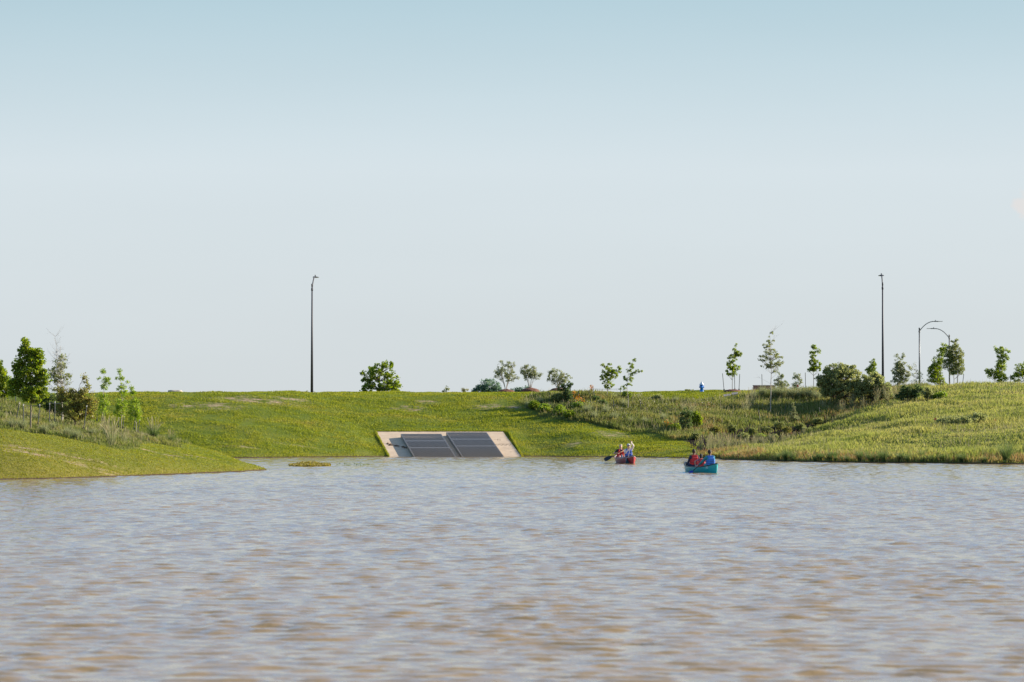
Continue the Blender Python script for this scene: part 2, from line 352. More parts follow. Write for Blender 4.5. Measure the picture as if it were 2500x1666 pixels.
col = mixc(t, wet.outputs[0], col, (.085,.055,.035))
lk(t, col, p.inputs['Base Color']); p.inputs['Roughness'].default_value = .95; p.inputs['Specular IOR Level'].default_value = .1
b = N(t, 'ShaderNodeBump', Strength=.8, Distance=.12); lk(t, noise(t, 3.5, 6, rough=.75), b.inputs['Height']); lk(t, b.outputs[0], p.inputs['Normal'])
M['ground'] = m
ground = tag(mesh_np('ground', V, F, m, smooth=True), kind='structure')
def vattr(name, val):
    a = ground.data.attributes.new(name, 'FLOAT', 'POINT'); a.data.foreach_set('value', val.astype(np.float32))
bed = zone_at(gx, gy, BED).astype(float); lbed = zone_at(gx, gy, LBED).astype(float); mulz = zone_at(gx, gy, MUL).astype(float); rsh = zone_at(gx, gy, RSH).astype(float)
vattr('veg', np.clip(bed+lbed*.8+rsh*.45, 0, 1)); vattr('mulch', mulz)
leftf = np.clip((150-gy)/14, 0, 1)*(gx < -8)*(1-lbed)
vattr('dry', np.clip(leftf*(.25+.6*np.clip((136-gy)/16, 0, 1))+np.clip(.35-gzz, 0, .3)*2.2, 0, 1))
def spots(lst, ax_, ay_):
    out = np.zeros(len(ax_))
    for px, py, rx, ry in lst:
        c = hit(px, py); s = FPX/c.y
        out = np.maximum(out, np.clip(1.4-np.hypot((ax_-c.x)/(rx/s), (ay_-c.y)/ry), 0, 1))
    return out
BARE = ([(530,993,60,1.2),(445,992,28,.8),(620,978,110,1.0),(700,974,60,.8),(1000,1001,42,.9),(1045,981,30,.6),(1190,992,40,.9),(1255,995,22,.9),(1495,1060,45,1.2),(1405,1086,28,.7),
                      (2290,1050,25,.8),(2480,957,50,2.5),(2300,968,40,1.2),(2400,1128,26,1.2),(145,1048,22,.8),(60,1108,120,.7),(40,1092,80,.4),(200,1120,90,.3),(380,1105,70,.3),(500,1118,60,.25),(250,1150,110,.4),(585,1091,62,.14),(720,1090,45,.12),(850,1089,50,.14),(1700,1108,18,.7)])
vattr('bare', spots(BARE, gx, gy))
# water
m, t, p, o = nodes('muddy_water')
p.inputs['Base Color'].default_value = (.40,.23,.125,1); p.inputs['IOR'].default_value = 1.33
nb = noise(t, .05, 3, stretch=(1, 1.6, 1))
lk(t, rampn(t, nb, [(.3, (.335,.222,.095)), (.7, (.40,.265,.11))]), p.inputs['Base Color'])
p.inputs['Roughness'].default_value = .06
w1 = noise(t, 3.4, 4, stretch=(.5, 1, 1), rough=.6)
b = N(t, 'ShaderNodeBump', Strength=1, Distance=.022); lk(t, w1, b.inputs['Height']); lk(t, b.outputs[0], p.inputs['Normal'])
M['water'] = m
# wind ripples are real relief: many crossing wave trains, most of them running towards the camera
wx = np.concatenate([[-600,-200,-80,-50,-40], np.arange(-37, 37.01, .11), [40,50,80,200,600]])
wy = np.concatenate([[-300,-60,0,12,17], np.arange(20, 52, .042), np.arange(52, 110, .08), np.arange(110, 193.5, .14), [196,200,215,232]])
XX, YY = np.meshgrid(wx, wy); XX = XX.ravel(); YY = YY.ravel()
wr = np.random.default_rng(11); ZZ = np.zeros(len(XX), np.float32); nW = 64; RMS = .172
x32 = XX.astype(np.float32); y32 = YY.astype(np.float32)
for k in range(nW):
    lam = .16*(4.5)**((k+wr.random())/nW); a_ = wr.normal(0, .42)+.10; kk = 2*np.pi/lam
    dk_ = np.clip((y32*.0034+.08)/lam, 0, 10); dk_ = np.where(dk_ > 1, np.clip(2.0-dk_, .0, 1), 1).astype(np.float32)
    ZZ += dk_*np.float32(RMS*math.sqrt(2/nW)/kk)*np.sin(np.float32(kk*math.sin(a_))*x32+np.float32(kk*math.cos(a_))*y32+np.float32(wr.uniform(0, 6.28)))
gust = .86+.62*np.clip(.8*vnoise(XX/6, YY/9, 91)+.8*vnoise(XX/1.6, YY/2.2, 92)+.2, 0, 1)
fade = np.clip((37-np.abs(XX))/2, 0, 1)*np.clip((YY-20)/2, 0, 1)*np.clip((193-YY)/3, 0, 1)
ZZ = ZZ*gust*fade; nxw = len(wx); nyw = len(wy)
ii = (np.arange(nyw-1)[:, None]*nxw+np.arange(nxw-1)[None, :]).ravel(); F = np.stack([ii, ii+1, ii+nxw+1, ii+nxw], 1)
tag(mesh_np('water', np.stack([XX, YY, ZZ], 1), F, m, smooth=True), kind='structure')
# ---------------------------------------------------------------- grass (stuff)
def rand_in(x0, x1, y0, y1, dens):
    n = int((x1-x0)*(y1-y0)*dens); return rng.uniform(x0, x1, n), rng.uniform(y0, y1, n)
def blades(x, y, z, h, w, lean, tint=None):
    """one leaf-shaped quad for each blade"""
    n = len(x); a = rng.uniform(0, 2*np.pi, n); l = rng.uniform(.2, 1, n)*lean; b = rng.uniform(0, 2*np.pi, n)
    w = w*rng.uniform(.7, 1.3, n); dx = np.cos(a)*w/2; dy = np.sin(a)*w/2; ex = np.cos(b)*l*h; ey = np.sin(b)*l*h
    V = np.empty((n, 4, 3)); z = z-.02
    V[:, 0] = np.stack([x, y, z], 1); V[:, 1] = np.stack([x+dx+ex*.35, y+dy+ey*.35, z+h*.5], 1)
    V[:, 2] = np.stack([x+ex, y+ey, z+h], 1); V[:, 3] = np.stack([x-dx+ex*.35, y-dy+ey*.35, z+h*.5], 1)
    return V.reshape(-1, 3)
def grass_obj(name, V, mat, **kw):
    return tag(mesh_np(name, V, np.arange(len(V)).reshape(-1, 4), mat), kind='stuff', **kw)
def vis(x, y, z, pad=25):
    d = y*CT; px = 1250+FPX*x/d; return (px > -pad) & (px < 2500+pad) & (z > .03+.03*rng.random(len(z)))
M['lawn'] = leafy('lawn_blade', ev((.28,.27,.034), (.32,.30,.04), (.36,.32,.05), (.41,.35,.08)), trans=.25, rough=.7, patch=[(.28,(.16,.22,.035)),(.44,(.27,.31,.042)),(.56,(.35,.35,.055)),(.76,(.45,.35,.13))])
M['lawn_dry'] = leafy('dry_lawn_blade', ev((.22,.22,.025), (.28,.26,.035), (.34,.29,.06), (.42,.35,.11)), trans=.25, rough=.7, pscale=.30, patch=[(.3,(.18,.21,.02)),(.5,(.33,.29,.035)),(.72,(.44,.32,.11))])
M['meadow'] = leafy('meadow_blade', ev((.17,.18,.045), (.28,.27,.075), (.41,.36,.11), (.52,.45,.22)), trans=.4, rough=.7, patch=[(.30,(.09,.15,.035)),(.42,(.23,.27,.07)),(.58,(.37,.36,.12)),(.74,(.46,.38,.19))], pscale=.28)
M['wild'] = leafy('wild_herb_blade', ev((.07,.11,.03), (.14,.18,.045), (.22,.24,.08), (.34,.31,.15)), trans=.35, rough=.7, patch=[(.3,(.07,.10,.035)),(.43,(.15,.18,.05)),(.57,(.26,.26,.08)),(.72,(.34,.22,.10))], pscale=.5)
M['straw'] = leafy('straw', ev((.22,.19,.09), (.32,.28,.15), (.45,.40,.25)), trans=.3, rough=.7)
M['rustgrass'] = leafy('rusty_grass', ev((.30,.17,.08), (.38,.25,.11), (.42,.34,.15)), trans=.3, rough=.7)
def apron_mask(x, y):
    u = (y-AB0.y)/AUP.y; xl = AB0.x+u*AUP.x; return (x > xl-.03) & (x < xl+AB1.x-AB0.x+.03) & (y < AT0.y+.05) & (y > AB0.y-4)
# mown bank
x, y = rand_in(-34, 24, 181, 219, 150); z = H(x, y); k = vis(x, y, z) & ~inside(BED, x, y) & ~inside(RSH, x, y) & ~apron_mask(x, y)
pxy = proj(x, y, z); k &= ~((pxy[0] > 1700) & (y < 205))
x, y, z = x[k], y[k], z[k]; tus = .5+vnoise(x/.9, y/.9, 31)+.6*vnoise(x/3, y/3, 32)
k = (rng.random(len(x)) < .35+tus) & (rng.random(len(x)) > 1.1*spots(BARE, x, y)*(vnoise(x/.7, y/.7, 77) > -.18)); x, y, z, tus = x[k], y[k], z[k], tus[k]
grass_obj('grass', blades(x, y, z, np.clip(.055+.085*tus, .03, .18)*rng.uniform(.6, 1.2, len(x)), .042, 1.3), M['lawn'])
# edge of lawn standing round the concrete apron, and at the crest of the bank
ex, ey = [], []
for q in np.arange(0, 1, .0015):
    for a, b2 in ((AB0, AT0), (AT0, AT1), (AB1, AT1)):
        v = a.lerp(b2, q); s_ = -1 if a is AB0 else 1
        for r_ in range(2):
            ex.append(v.x+(s_*random.uniform(.02, .12) if a is not AT0 else 0)); ey.append(v.y+(random.uniform(.06, .2) if a is AT0 else 0))
ex = np.array(ex); ey = np.array(ey)
grass_obj('grass_edging', blades(ex, ey, H(ex, ey), rng.uniform(.10, .2, len(ex)), .05, .5), M['lawn'])
# mown point of land at the left
x, y = rand_in(-34, -9, 117, 152, 150); z = H(x, y); k = vis(x, y, z) & ~zone_at(x, y, LBED) & (rng.random(len(x)) > .7*spots(BARE, x, y)*(vnoise(x/1.4, y/.6, 78) > -.12)); x, y, z = x[k], y[k], z[k]
dr = rng.random(len(x)) < np.clip((140-y)/26, .15, .8)
for s_, nm, mt in ((~dr, 'short_grass', 'lawn'), (dr, 'dry_grass', 'lawn_dry')):
    grass_obj(nm, blades(x[s_], y[s_], z[s_], rng.uniform(.03, .07, s_.sum()), .045, 2.0), M[mt])
# unmown strip under the trees at the left
x, y = rand_in(-34, -15, 126, 152, 130); z = H(x, y); k = vis(x, y, z) & zone_at(x, y, LBED); x, y, z = x[k], y[k], z[k]
tus = np.clip(.6+1.2*vnoise(x/1.1, y/1.1, 41), .1, 1.4)
grass_obj('wild_grass', blades(x, y, z, .08+.20*tus*rng.uniform(.5, 1.2, len(x)), .045, .7), M['wild'])
k = rng.random(len(x)) < .12; grass_obj('dry_grass_stalks', blades(x[k], y[k], z[k], rng.uniform(.15, .42, k.sum()), .022, .5), M['straw'])
# meadow on the right hill
x, y = rand_in(10, 44, 158, 216, 95); z = H(x, y); k = vis(x, y, z) & inside(RSH, x, y) & (z > .05); x, y, z = x[k], y[k], z[k]
tus = np.clip(.75+1.5*vnoise(x/1.6, y/1.6, 51)+1.3*vnoise(x/6, y/4, 52), .08, 2.1)
grass_obj('meadow_grass', blades(x, y, z, (.08+.22*tus)*rng.uniform(.6, 1.25, len(x)), .05, .65), M['meadow'])
k = rng.random(len(x)) < .05*np.clip(1+2.2*vnoise(x/3, y/3, 53), .05, 2); grass_obj('meadow_seed_heads', blades(x[k], y[k], z[k]+.1, rng.uniform(.2, .5, k.sum()), .02, .4), M['straw'])
k = (rng.random(len(x)) < .6) & ((z < .40) | ((z < .8) & (x < 15.5))); grass_obj('shore_grass', blades(x[k], y[k], z[k]-.02, rng.uniform(.2, .42, k.sum()), .045, .6), M['rustgrass'])
# planted bed on the middle bank
x, y = rand_in(0, 34, 184, 223, 150); z = H(x, y); k = vis(x, y, z) & zone_at(x, y, BED) & (~zone_at(x, y, MUL) | (rng.random(len(x)) < .10)); x, y, z = x[k], y[k], z[k]
tus = np.clip(.75+1.3*vnoise(x/1.2, y/1.2, 61)+.7*vnoise(x/4, y/4, 62), .1, 1.9)
edge = np.ones(len(x))
rust = (rng.random(len(x)) < np.clip(1.6*(vnoise(x/3.5, y/2.2, 63)-.08), 0, .75)) & (proj(x, y, z)[0] > 1640)
grass_obj('bed_plants', blades(x[~rust], y[~rust], z[~rust], (.12+.26*tus[~rust])*rng.uniform(.5, 1.2, (~rust).sum()), .06, .6), M['wild'])
grass_obj('rusty_bed_grass', blades(x[rust], y[rust], z[rust], (.14+.22*tus[rust])*rng.uniform(.6, 1.2, rust.sum()), .045, .6), M['rustgrass'])
k = rng.random(len(x)) < .07; grass_obj('bed_seed_stalks', blades(x[k], y[k], z[k]+.1, rng.uniform(.25, .6, k.sum()), .022, .45), M['straw'])
# ---- wild flowers: small blossoms standing among the bed plants
def flowers(name, spots_, colr, n, size):
    vs_ = []
    for px, py, rx, ry in spots_:
        c = hit(px, py); s = FPX/c.y; k = n
        fx = c.x+rng.normal(0, rx/s/2, k); fy = c.y+rng.normal(0, ry, k)
        vs_.append((fx, fy))
    fx = np.concatenate([a for a, _ in vs_]); fy = np.concatenate([b for _, b in vs_]); fz = H(fx, fy)+rng.uniform(.3, .55, len(fx))
    q = leaf_quads(np.stack([fx, fy, fz], 1), size)
    mesh = mesh_np(name, q, np.arange(len(q)).reshape(-1, 4), leafy(name+'_petal', ev(tuple(c*.8 for c in colr), colr, tuple(min(.9, c*1.2) for c in colr)), trans=.2))
    return tag(mesh, kind='stuff')
def leaf_quads(C, size, up=0.0, asp=.62):
    n = len(C); a = rng.normal(size=(n, 3)); a[:, 2] += up; a /= np.linalg.norm(a, axis=1)[:, None]
    b = rng.normal(size=(n, 3)); b -= (a*b).sum(1)[:, None]*a; b /= np.linalg.norm(b, axis=1)[:, None]
    nrm = np.cross(a, b); s = (size*rng.uniform(.6, 1.3, n))[:, None]
    V = np.empty((n, 4, 3)); V[:, 0] = C-a*s*.5; V[:, 1] = C+b*s*.5*asp+nrm*s*.12; V[:, 2] = C+a*s*.5; V[:, 3] = C-b*s*.5*asp+nrm*s*.12
    return V.reshape(-1, 3)
flowers('orange_flowers', [(1408,988,8,.5),(1422,992,6,.5),(1443,958,4,.3),(1633,1048,9,.5),(1402,976,4,.3),(1680,1028,8,.4)], (.75,.28,.03), 26, .12)
flowers('white_flowers', [(1600,1005,60,1.5),(1560,1000,50,1.5),(1450,1000,90,2),(1520,1020,60,1.5),(1720,995,60,1.5)], (.62,.55,.46), 34, .07)
flowers('yellow_flowers', [(1425,1000,60,2),(1780,978,40,1.5),(2380,1000,60,3),(2250,1080,60,4)], (.70,.60,.10), 22, .08)
# ---------------------------------------------------------------- plants
M['leaf_misty'] = leafy('misty_grass_leaf', ev((.16,.19,.09), (.24,.26,.13), (.36,.36,.20)), trans=.5)
M['dead'] = plain('grey_dead_twigs', (.30,.27,.24), .9)
def arc_blades(n, h, spread, w, base_r, droop=.5, seg=4, seedy=0):
    a = rng.uniform(0, 2*np.pi, n); rr = base_r*np.sqrt(rng.random(n)); b = a+rng.normal(0, .6, n)
    hh = h*rng.uniform(.55, 1.1, n); sp = spread*rng.uniform(.15, 1.0, n)*h; T = np.linspace(0, 1, seg+1)
    V = np.empty((n, seg+1, 2, 3)); wd = rng.uniform(0, 2*np.pi, n)
    wx_, wy_ = np.cos(wd), np.sin(wd)
    for i, t_ in enumerate(T):
        cx = rr*np.cos(a)+np.cos(b)*sp*t_**1.7; cy = rr*np.sin(a)+np.sin(b)*sp*t_**1.7; cz_ = hh*(t_-.5*droop*sp/h*t_**3)-.04*(t_ == 0)
        ww = w*(1-.75*t_) if not seedy else (w*.5 if t_ < .7 else w*2.0)
        V[:, i, 0] = np.stack([cx-wx_*ww/2, cy-wy_*ww/2, cz_], 1); V[:, i, 1] = np.stack([cx+wx_*ww/2, cy+wy_*ww/2, cz_], 1)
    base = (np.arange(n)*(seg+1)*2)[:, None]+(np.arange(seg)*2)[None, :]; base = base.ravel()
    return V.reshape(-1, 3), np.stack([base, base+1, base+3, base+2], 1)
def me_of(V, F, mat, name):
    o = mesh_np(name, V, F, mat); me = o.data; bpy.data.objects.remove(o); return me
PROTO = {}
def proto(kind, v):
    k = (kind, v % 3)
    if k in PROTO: return PROTO[k]
    if kind == 'bunch': V, F = arc_blades(420, 1, .85, .016, .10, .8)
    elif kind == 'spiky': V, F = arc_blades(220, 1, .9, .022, .12, .3)
    elif kind == 'reed': V, F = arc_blades(64, 1, .45, .020, .16, .4)
    elif kind == 'seed': V, F = arc_blades(40, 1, .5, .013, .15, .5, seedy=1)
    mt = {'bunch': 'leaf_misty', 'spiky': 'leaf_dark', 'reed': 'leaf_pale', 'seed': 'straw'}[kind]
    PROTO[k] = me_of(V, F, M[mt], kind+'_plant'); return PROTO[k]
cnt = [0]
def clump(px, py, h, kind='bunch', label='', group=None, name='tufted_plant', cat='plant', wide=1.0, seeds=False, p3=None):
    c = p3 or hit(px, py); cnt[0] += 1
    me = proto(kind, cnt[0])
    if seeds:
        e = empty(name, c, random.uniform(0, 6)); tag(e, label, cat, group)
        for nm, m_, sc in (('leaves', me, (h*wide, h*wide, h*.8)), ('seed_heads', proto('seed', cnt[0]), (h*wide, h*wide, h*1.15))):
            o = bpy.data.objects.new(nm, m_); COL.objects.link(o); o.parent = e; o.scale = sc
        return e
    o = bpy.data.objects.new(name, me); COL.objects.link(o); o.location = c; o.rotation_euler = (0, 0, random.uniform(0, 6)); o.scale = (h*wide, h*wide, h)
    return tag(o, label, cat, group)
def woody(name, label, cat, base, lobes, leaf, bark='bark', leafsize=.1, n=60, per=30, rc=.28, trunk=None, r0=.05, stems=1, group=None, shell=0.0, twigs=0, leafname='crown', up=0.3, woodname='trunk', nostem=0.0, sub=True):
    """base: world point; lobes = (cx, cy, rx, ry, weight) seen from the front in photograph pixels at the plant's depth"""
    n = int(n*1.5); rc *= .84; per = int(per*.74)
    Y = base.y; s = FPX/Y; bx, by_, bz = base
    root = tag(empty(name, base), label, cat, group)
    wts = np.array([(l[2]*l[3])**.8*(l[4] if len(l) > 4 else 1) for l in lobes], float); wts /= wts.sum()
    C = []
    cn = [max(2, int(round(n*q_))) for q_ in wts/1.0]; cn = [c_ if c_ > 2 or len(lobes) > 1 else n for c_ in cn]
    for k in np.repeat(np.arange(len(lobes)), cn):
        l = lobes[k]; d = rng.normal(size=3); d /= np.linalg.norm(d); q = rng.random()**(1/3.); q = shell+(1-shell)*q
        cpt = at(l[0]+d[0]*q*l[2], l[1]-d[2]*q*l[3], Y)
        C.append((cpt.x-bx, d[1]*q*l[2]/s*.9, max(.12, cpt.z-bz)))
    C = np.array(C); n = len(C); top = C[:, 2].max()
    mb = MB()
    if trunk is None: tp = [(0, 0, -.12), (0, 0, top*.9)]
    else: tp = [(at(a, b, Y).x-bx, 0, at(a, b, Y).z-bz) for a, b in trunk]; tp[0] = (tp[0][0], 0, tp[0][2]-.12)
    tp = [Vector(v) for v in tp]; stems_l = []
    if stems == 1:
        L = [tp[0]]
        for a, b in zip(tp, tp[1:]):
            for k in range(1, 5): L.append(a.lerp(b, k/4)+Vector((random.gauss(0, .012), random.gauss(0, .012), 0)))
        mb.tube(L, [r0*(1-.85*i/(len(L)-1)) for i in range(len(L))], 7); stems_l.append(L)
    else:
        for k in range(stems):
            a = 2*math.pi*k/stems+random.uniform(-.3, .3); tgt = Vector((math.cos(a)*top*.28, math.sin(a)*top*.28, top*random.uniform(.7, .95)))
            L = [Vector((math.cos(a)*.05, math.sin(a)*.05, -.1))]+[Vector((tgt.x*t_**1.3, tgt.y*t_**1.3, tgt.z*t_))+Vector((random.gauss(0, .015), random.gauss(0, .015), 0)) for t_ in (.2, .4, .6, .8, 1)]
            mb.tube(L, [r0*.7*(1-.13*i) for i in range(len(L))], 5); stems_l.append(L)
    for c in C:
        c = Vector(c); L = min(stems_l, key=lambda q: min((Vector((v.x, v.y, 0))-Vector((c.x, c.y, 0))).length+abs(v.z-c.z*.75) for v in q))
        hd = min(math.hypot(c.x-v.x, c.y-v.y) for v in L)
        zt = max(c.z-hd*.9, c.z*.35); v0 = min(L, key=lambda v: abs(v.z-zt)); mid = v0.lerp(c, .5)+Vector((random.gauss(0, .04), random.gauss(0, .04), -.06*hd))
        rb = max(.004, r0*.28*(1-.6*v0.z/top)); mb.tube([v0, mid, c], [rb, rb*.7, rb*.35], 4, cap=False)
    for k in range(twigs):
        L = random.choice(stems_l); v0 = L[random.randrange(len(L)//3, len(L))]; a = random.uniform(0, 6.28); ln = random.uniform(.4, 1.0)*top*.22
        d = Vector((math.cos(a), math.sin(a)*.7, random.uniform(.4, 1.4))).normalized(); e = v0+d*ln
        mb.tube([v0, v0+d*ln*.5+Vector((random.gauss(0, .03), 0, random.gauss(0, .03))), e], [r0*.16, r0*.1, r0*.04], 4, cap=False)
        for j in range(3):
            s0 = v0.lerp(e, random.uniform(.3, .9)); dd = (d+Vector((random.gauss(0, .5), random.gauss(0, .5), random.gauss(0, .4)))).normalized()
            mb.tube([s0, s0+dd*ln*.4], [r0*.09, r0*.03], 3, cap=False)
    mb.build(woodname, M[bark], root, smooth=True)
    if per:
        per = int(per*1.6); k = np.repeat(np.arange(n), per); off = rng.normal(size=(n*per, 3)); off /= np.linalg.norm(off, axis=1)[:, None]; off *= (rng.random(n*per)**.45)[:, None]*rc*rng.uniform(.6, 1.25, n)[k][:, None]
        off[:, 2] *= .8; pts = C[k]+off
        pts = pts[pts[:, 2] > .05]
        V = leaf_quads(pts, leafsize*.86, up, .8); mesh_np(leafname, V, np.arange(len(V)).reshape(-1, 4), M[leaf], root)
    return root
def ground_at(px, Y): x = (px-1250)/FPX*Y; return Vector((x, Y, gz(x, Y)))
# --- left group
woody('tree', 'tallest leafy dark green tree on the left grassy point, standing between four stakes', 'tree', hit(75, 1050), [(58,842,13,18,.9),(68,862,16,18,.9),(97,860,12,10,.8),(84,882,22,18,1),(48,900,16,20,1),(72,915,28,30,1.1),(42,945,20,26,1),(100,930,18,36,1),(78,962,38,22,1),(55,870,8,12,.6)], 'leaf_deep', 'bark', .12, 120, 56, .25, [(75,1050),(76,960),(74,900),(64,838)], .042)
woody('tree', 'dark green tree cut off by the left edge of the photo', 'tree', ground_at(-12, 146), [(-8,900,12,22),(-12,930,22,30),(8,945,20,32),(2,915,14,18)], 'leaf_deep', 'bark', .13, 70, 60, .26, None, .06)
woody('small_tree', 'half bare whitish tree with thin olive leaves right of the tallest left tree', 'tree', hit(151, 1034), [(148,885,15,18,.9),(135,910,18,22,.9),(152,925,22,25,.7),(128,930,14,24,.8),(168,925,10,12,.7),(150,870,7,8)], 'leaf_olive', 'bark_white', .085, 62, 15, .17, [(151,1034),(151,960),(148,915),(146,872)], .055, twigs=80)
woody('bare_tree', 'leafless pale tree with fine upright twigs, tops showing against the sky', 'tree', ground_at(143, 149), [(138,880,22,40),(160,890,18,35)], 'leaf_olive', 'dead', .06, 20, 0, .1, [(143,1018),(141,900),(135,822)], .024, twigs=44)
woody('shrub_tree', 'bushy olive and rust coloured tree leafed down to the ground', 'tree', ground_at(182, 141), [(192,958,20,22,.9),(168,985,34,36,1),(208,985,26,36,1),(182,1008,44,22,1),(222,995,18,26,.9),(207,930,4,14,1),(216,941,4,4,.8),(150,965,16,20,.8)], 'leaf_rust', 'twig', .095, 120, 34, .21, [(182,1036),(186,980),(195,940)], .045)
woody('shrub_tree', 'dark dense bush behind the half bare whitish tree', 'tree', ground_at(125, 148), [(125,985,16,22),(150,995,20,20),(105,975,14,22)], 'leaf_dark', 'twig', .10, 50, 40, .24, None, .04)
woody('sapling', 'slim two tiered light green sapling left of the two right saplings on the point', 'tree', hit(247, 1030), [(254,908,5,7,1),(258,925,9,10,1),(240,924,4,3,.8),(256,945,9,7,1),(267,937,2,2,.6),(252,968,13,11,1),(250,990,16,14,1),(252,1005,15,9,.8)], 'leaf_fresh', 'bark_pale', .09, 66, 26, .21, [(247,1030),(252,980),(254,903)], .025)
woody('sapling', 'slim light green sapling with a narrow spire top and full skirt', 'tree', hit(296, 1045), [(292,908,4,7,1),(295,922,7,8,1),(285,925,4,4,.7),(311,933,4,3,.6),(298,942,9,8,1),(302,962,13,10,1),(298,985,18,14,1.2),(294,1005,19,13,1.2),(287,952,2,2,.4)], 'leaf_fresh', 'bark_pale', .09, 76, 26, .21, [(296,1045),(298,980),(292,905)], .025)
woody('sapling', 'low full light green sapling nearest the tip of the left point', 'tree', hit(335, 1056), [(320,947,4,5,.9),(326,960,8,7,1),(328,985,14,14,1),(330,1005,17,14,1.2),(328,1022,16,7,1)], 'leaf_fresh', 'bark_pale', .09, 64, 28, .21, [(335,1056),(330,1010),(322,950)], .022)
# --- along the crest
woody('round_tree', 'broad open crowned green tree alone on the crest right of the tall lamp post', 'tree', ground_at(927, 236), [(930,905,34,20,1.2),(945,893,20,10,.9),(900,915,20,18,1),(955,925,22,22,1),(905,940,26,22,1),(940,945,36,18,1),(965,948,16,14,.8),(888,952,12,10,.9)], 'leaf_deep', 'bark', .17, 105, 26, .27, None, .09)
woody('sprig_bush', 'tiny sparse sprig on the crest just right of the broad green tree', 'bush', ground_at(1090, 224), [(1090,950,7,6),(1082,957,4,3)], 'leaf_olive', 'twig', .12, 10, 10, .12, None, .02)
woody('sprig_bush', 'tiny sparse brownish sprig on the crest left of the far bluish bush', 'bush', ground_at(1134, 226), [(1134,953,10,6)], 'leaf_rust', 'twig', .11, 12, 9, .14, None, .02)
woody('sprig_bush', 'tiny dark sprig on the crest left of the fire hydrant', 'bush', ground_at(1684, 222), [(1684,956,9,3),(1676,957,6,2)], 'leaf_olive', 'twig', .10, 10, 12, .12, None, .02)
woody('sprig_bush', 'tiny pale weed at the foot of the left tall lamp post', 'bush', ground_at(752, 216), [(750,957,7,3),(768,958,5,2)], 'leaf_pale', 'twig', .07, 8, 8, .08, None, .012)
woody('far_bush', 'large hazy bluish green bush beyond the crest left of the first mulched small tree', 'bush', ground_at(1195, 300), [(1195,945,24,20),(1180,953,22,14),(1212,955,18,14),(1160,957,9,10)], 'leaf_haze', 'twig', .16, 80, 40, .36, None, .06)
woody('far_bush', 'low hazy bluish green bush behind the second mulched small tree', 'bush', ground_at(1278, 320), [(1262,956,14,10),(1285,954,18,10),(1312,960,14,6)], 'leaf_haze', 'twig', .16, 50, 36, .36, None, .05)
CREP = [('leftmost pale leafed multi stemmed small tree on a red mulch ring', 1235, 222, [(1232,905,26,17,1),(1245,893,14,10,.8),(1222,918,17,13,.9),(1248,918,18,16,1),(1224,885,5,5,.7)]),
        ('middle pale leafed multi stemmed small tree on a red mulch ring', 1294, 221, [(1290,905,20,14,1),(1283,913,14,16,1),(1306,918,14,14,.9),(1287,894,7,7,.7),(1321,914,5,3,.5)]),
        ('rightmost pale leafed multi stemmed small tree, a dark sapling before it', 1362, 220, [(1362,918,22,15,1),(1352,910,13,10,.9),(1380,925,16,14,1),(1345,925,9,12,.8),(1366,935,18,10,.8)])]
for lb, px, Y, lob in CREP:
    g = ground_at(px, Y); woody('crape_tree', lb, 'tree', g, lob, 'leaf_pale', 'bark_pale', .085, 74, 26, .19, None, .04, stems=6, group='small trees on red mulch rings along the crest')
    mb = MB(); mb.ball((0, 0, 0), (.75, .7, .31), 20)
    for v in mb.bm.verts: v.co += Vector((random.gauss(0, .02), random.gauss(0, .02), random.gauss(0, .02)))
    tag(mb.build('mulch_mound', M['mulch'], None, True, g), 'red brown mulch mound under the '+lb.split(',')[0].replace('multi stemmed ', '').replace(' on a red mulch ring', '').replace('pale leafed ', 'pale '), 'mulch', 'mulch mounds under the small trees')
woody('sapling', 'dark green sapling in front of the rightmost mulched small tree', 'tree', hit(1379, 985), [(1380,945,12,10),(1392,940,7,9),(1368,950,8,6)], 'leaf_dark', 'twig', .09, 34, 24, .15, [(1379,985),(1379,945)], .025)
woody('small_tree', 'round green small tree between two stakes at the top of the planted bed', 'tree', hit(1484, 976), [(1485,905,17,13,1),(1480,925,17,15,1.1),(1498,912,14,12,.9),(1512,905,6,10,.8),(1471,890,4,6,.6),(1488,888,4,5,.6),(1487,942,12,8,.9)], 'leaf_deep', 'bark_pale', .095, 80, 26, .15, [(1484,976),(1483,930),(1487,890)], .03)
woody('sapling', 'leaning thin sapling with sparse yellow green leaves and a side branch', 'tree', hit(1536, 1006), [(1548,879,3,5,1),(1541,893,7,8,1),(1535,905,6,6,.8),(1545,913,7,6,.9),(1556,907,6,4,.8),(1567,906,4,3,.8),(1525,925,7,7,1),(1540,925,7,7,.8),(1536,940,7,6,.8),(1523,946,5,6,.8),(1516,951,3,3,.7)], 'leaf_lime', 'bark_pale', .10, 58, 14, .12, [(1536,1006),(1531,940),(1535,905),(1547,876)], .022)
woody('staked_tree', 'leafy tree on two bare stems between tall stakes, right of the hydrant', 'tree', hit(1790, 954), [(1795,860,8,10,.9),(1803,865,9,7,.8),(1788,875,13,12,1),(1785,893,12,11,1),(1796,898,14,8,.9),(1785,910,15,9,1.1),(1808,868,6,4,.5),(1797,845,2,6,.3)], 'leaf_deep', 'bark', .10, 84, 24, .15, [(1788,954),(1788,900),(1796,850)], .025)
woody('tall_sapling', 'tallest airy small leaved tree with pinkish trunk and bare lower branches', 'tree', hit(1882, 1008), [(1880,835,10,13,.8),(1885,812,7,6,.5),(1872,842,9,10,.8),(1880,862,16,14,1),(1866,874,13,9,.9),(1900,872,12,10,.9),(1885,888,22,13,1),(1870,892,12,8,.8),(1903,888,10,8,.8),(1895,905,8,6,.7),(1857,876,6,8,.5)], 'leaf_olive', 'bark_pale', .095, 105, 16, .15, [(1882,1008),(1882,950),(1883,900),(1880,815)], .04, twigs=16)
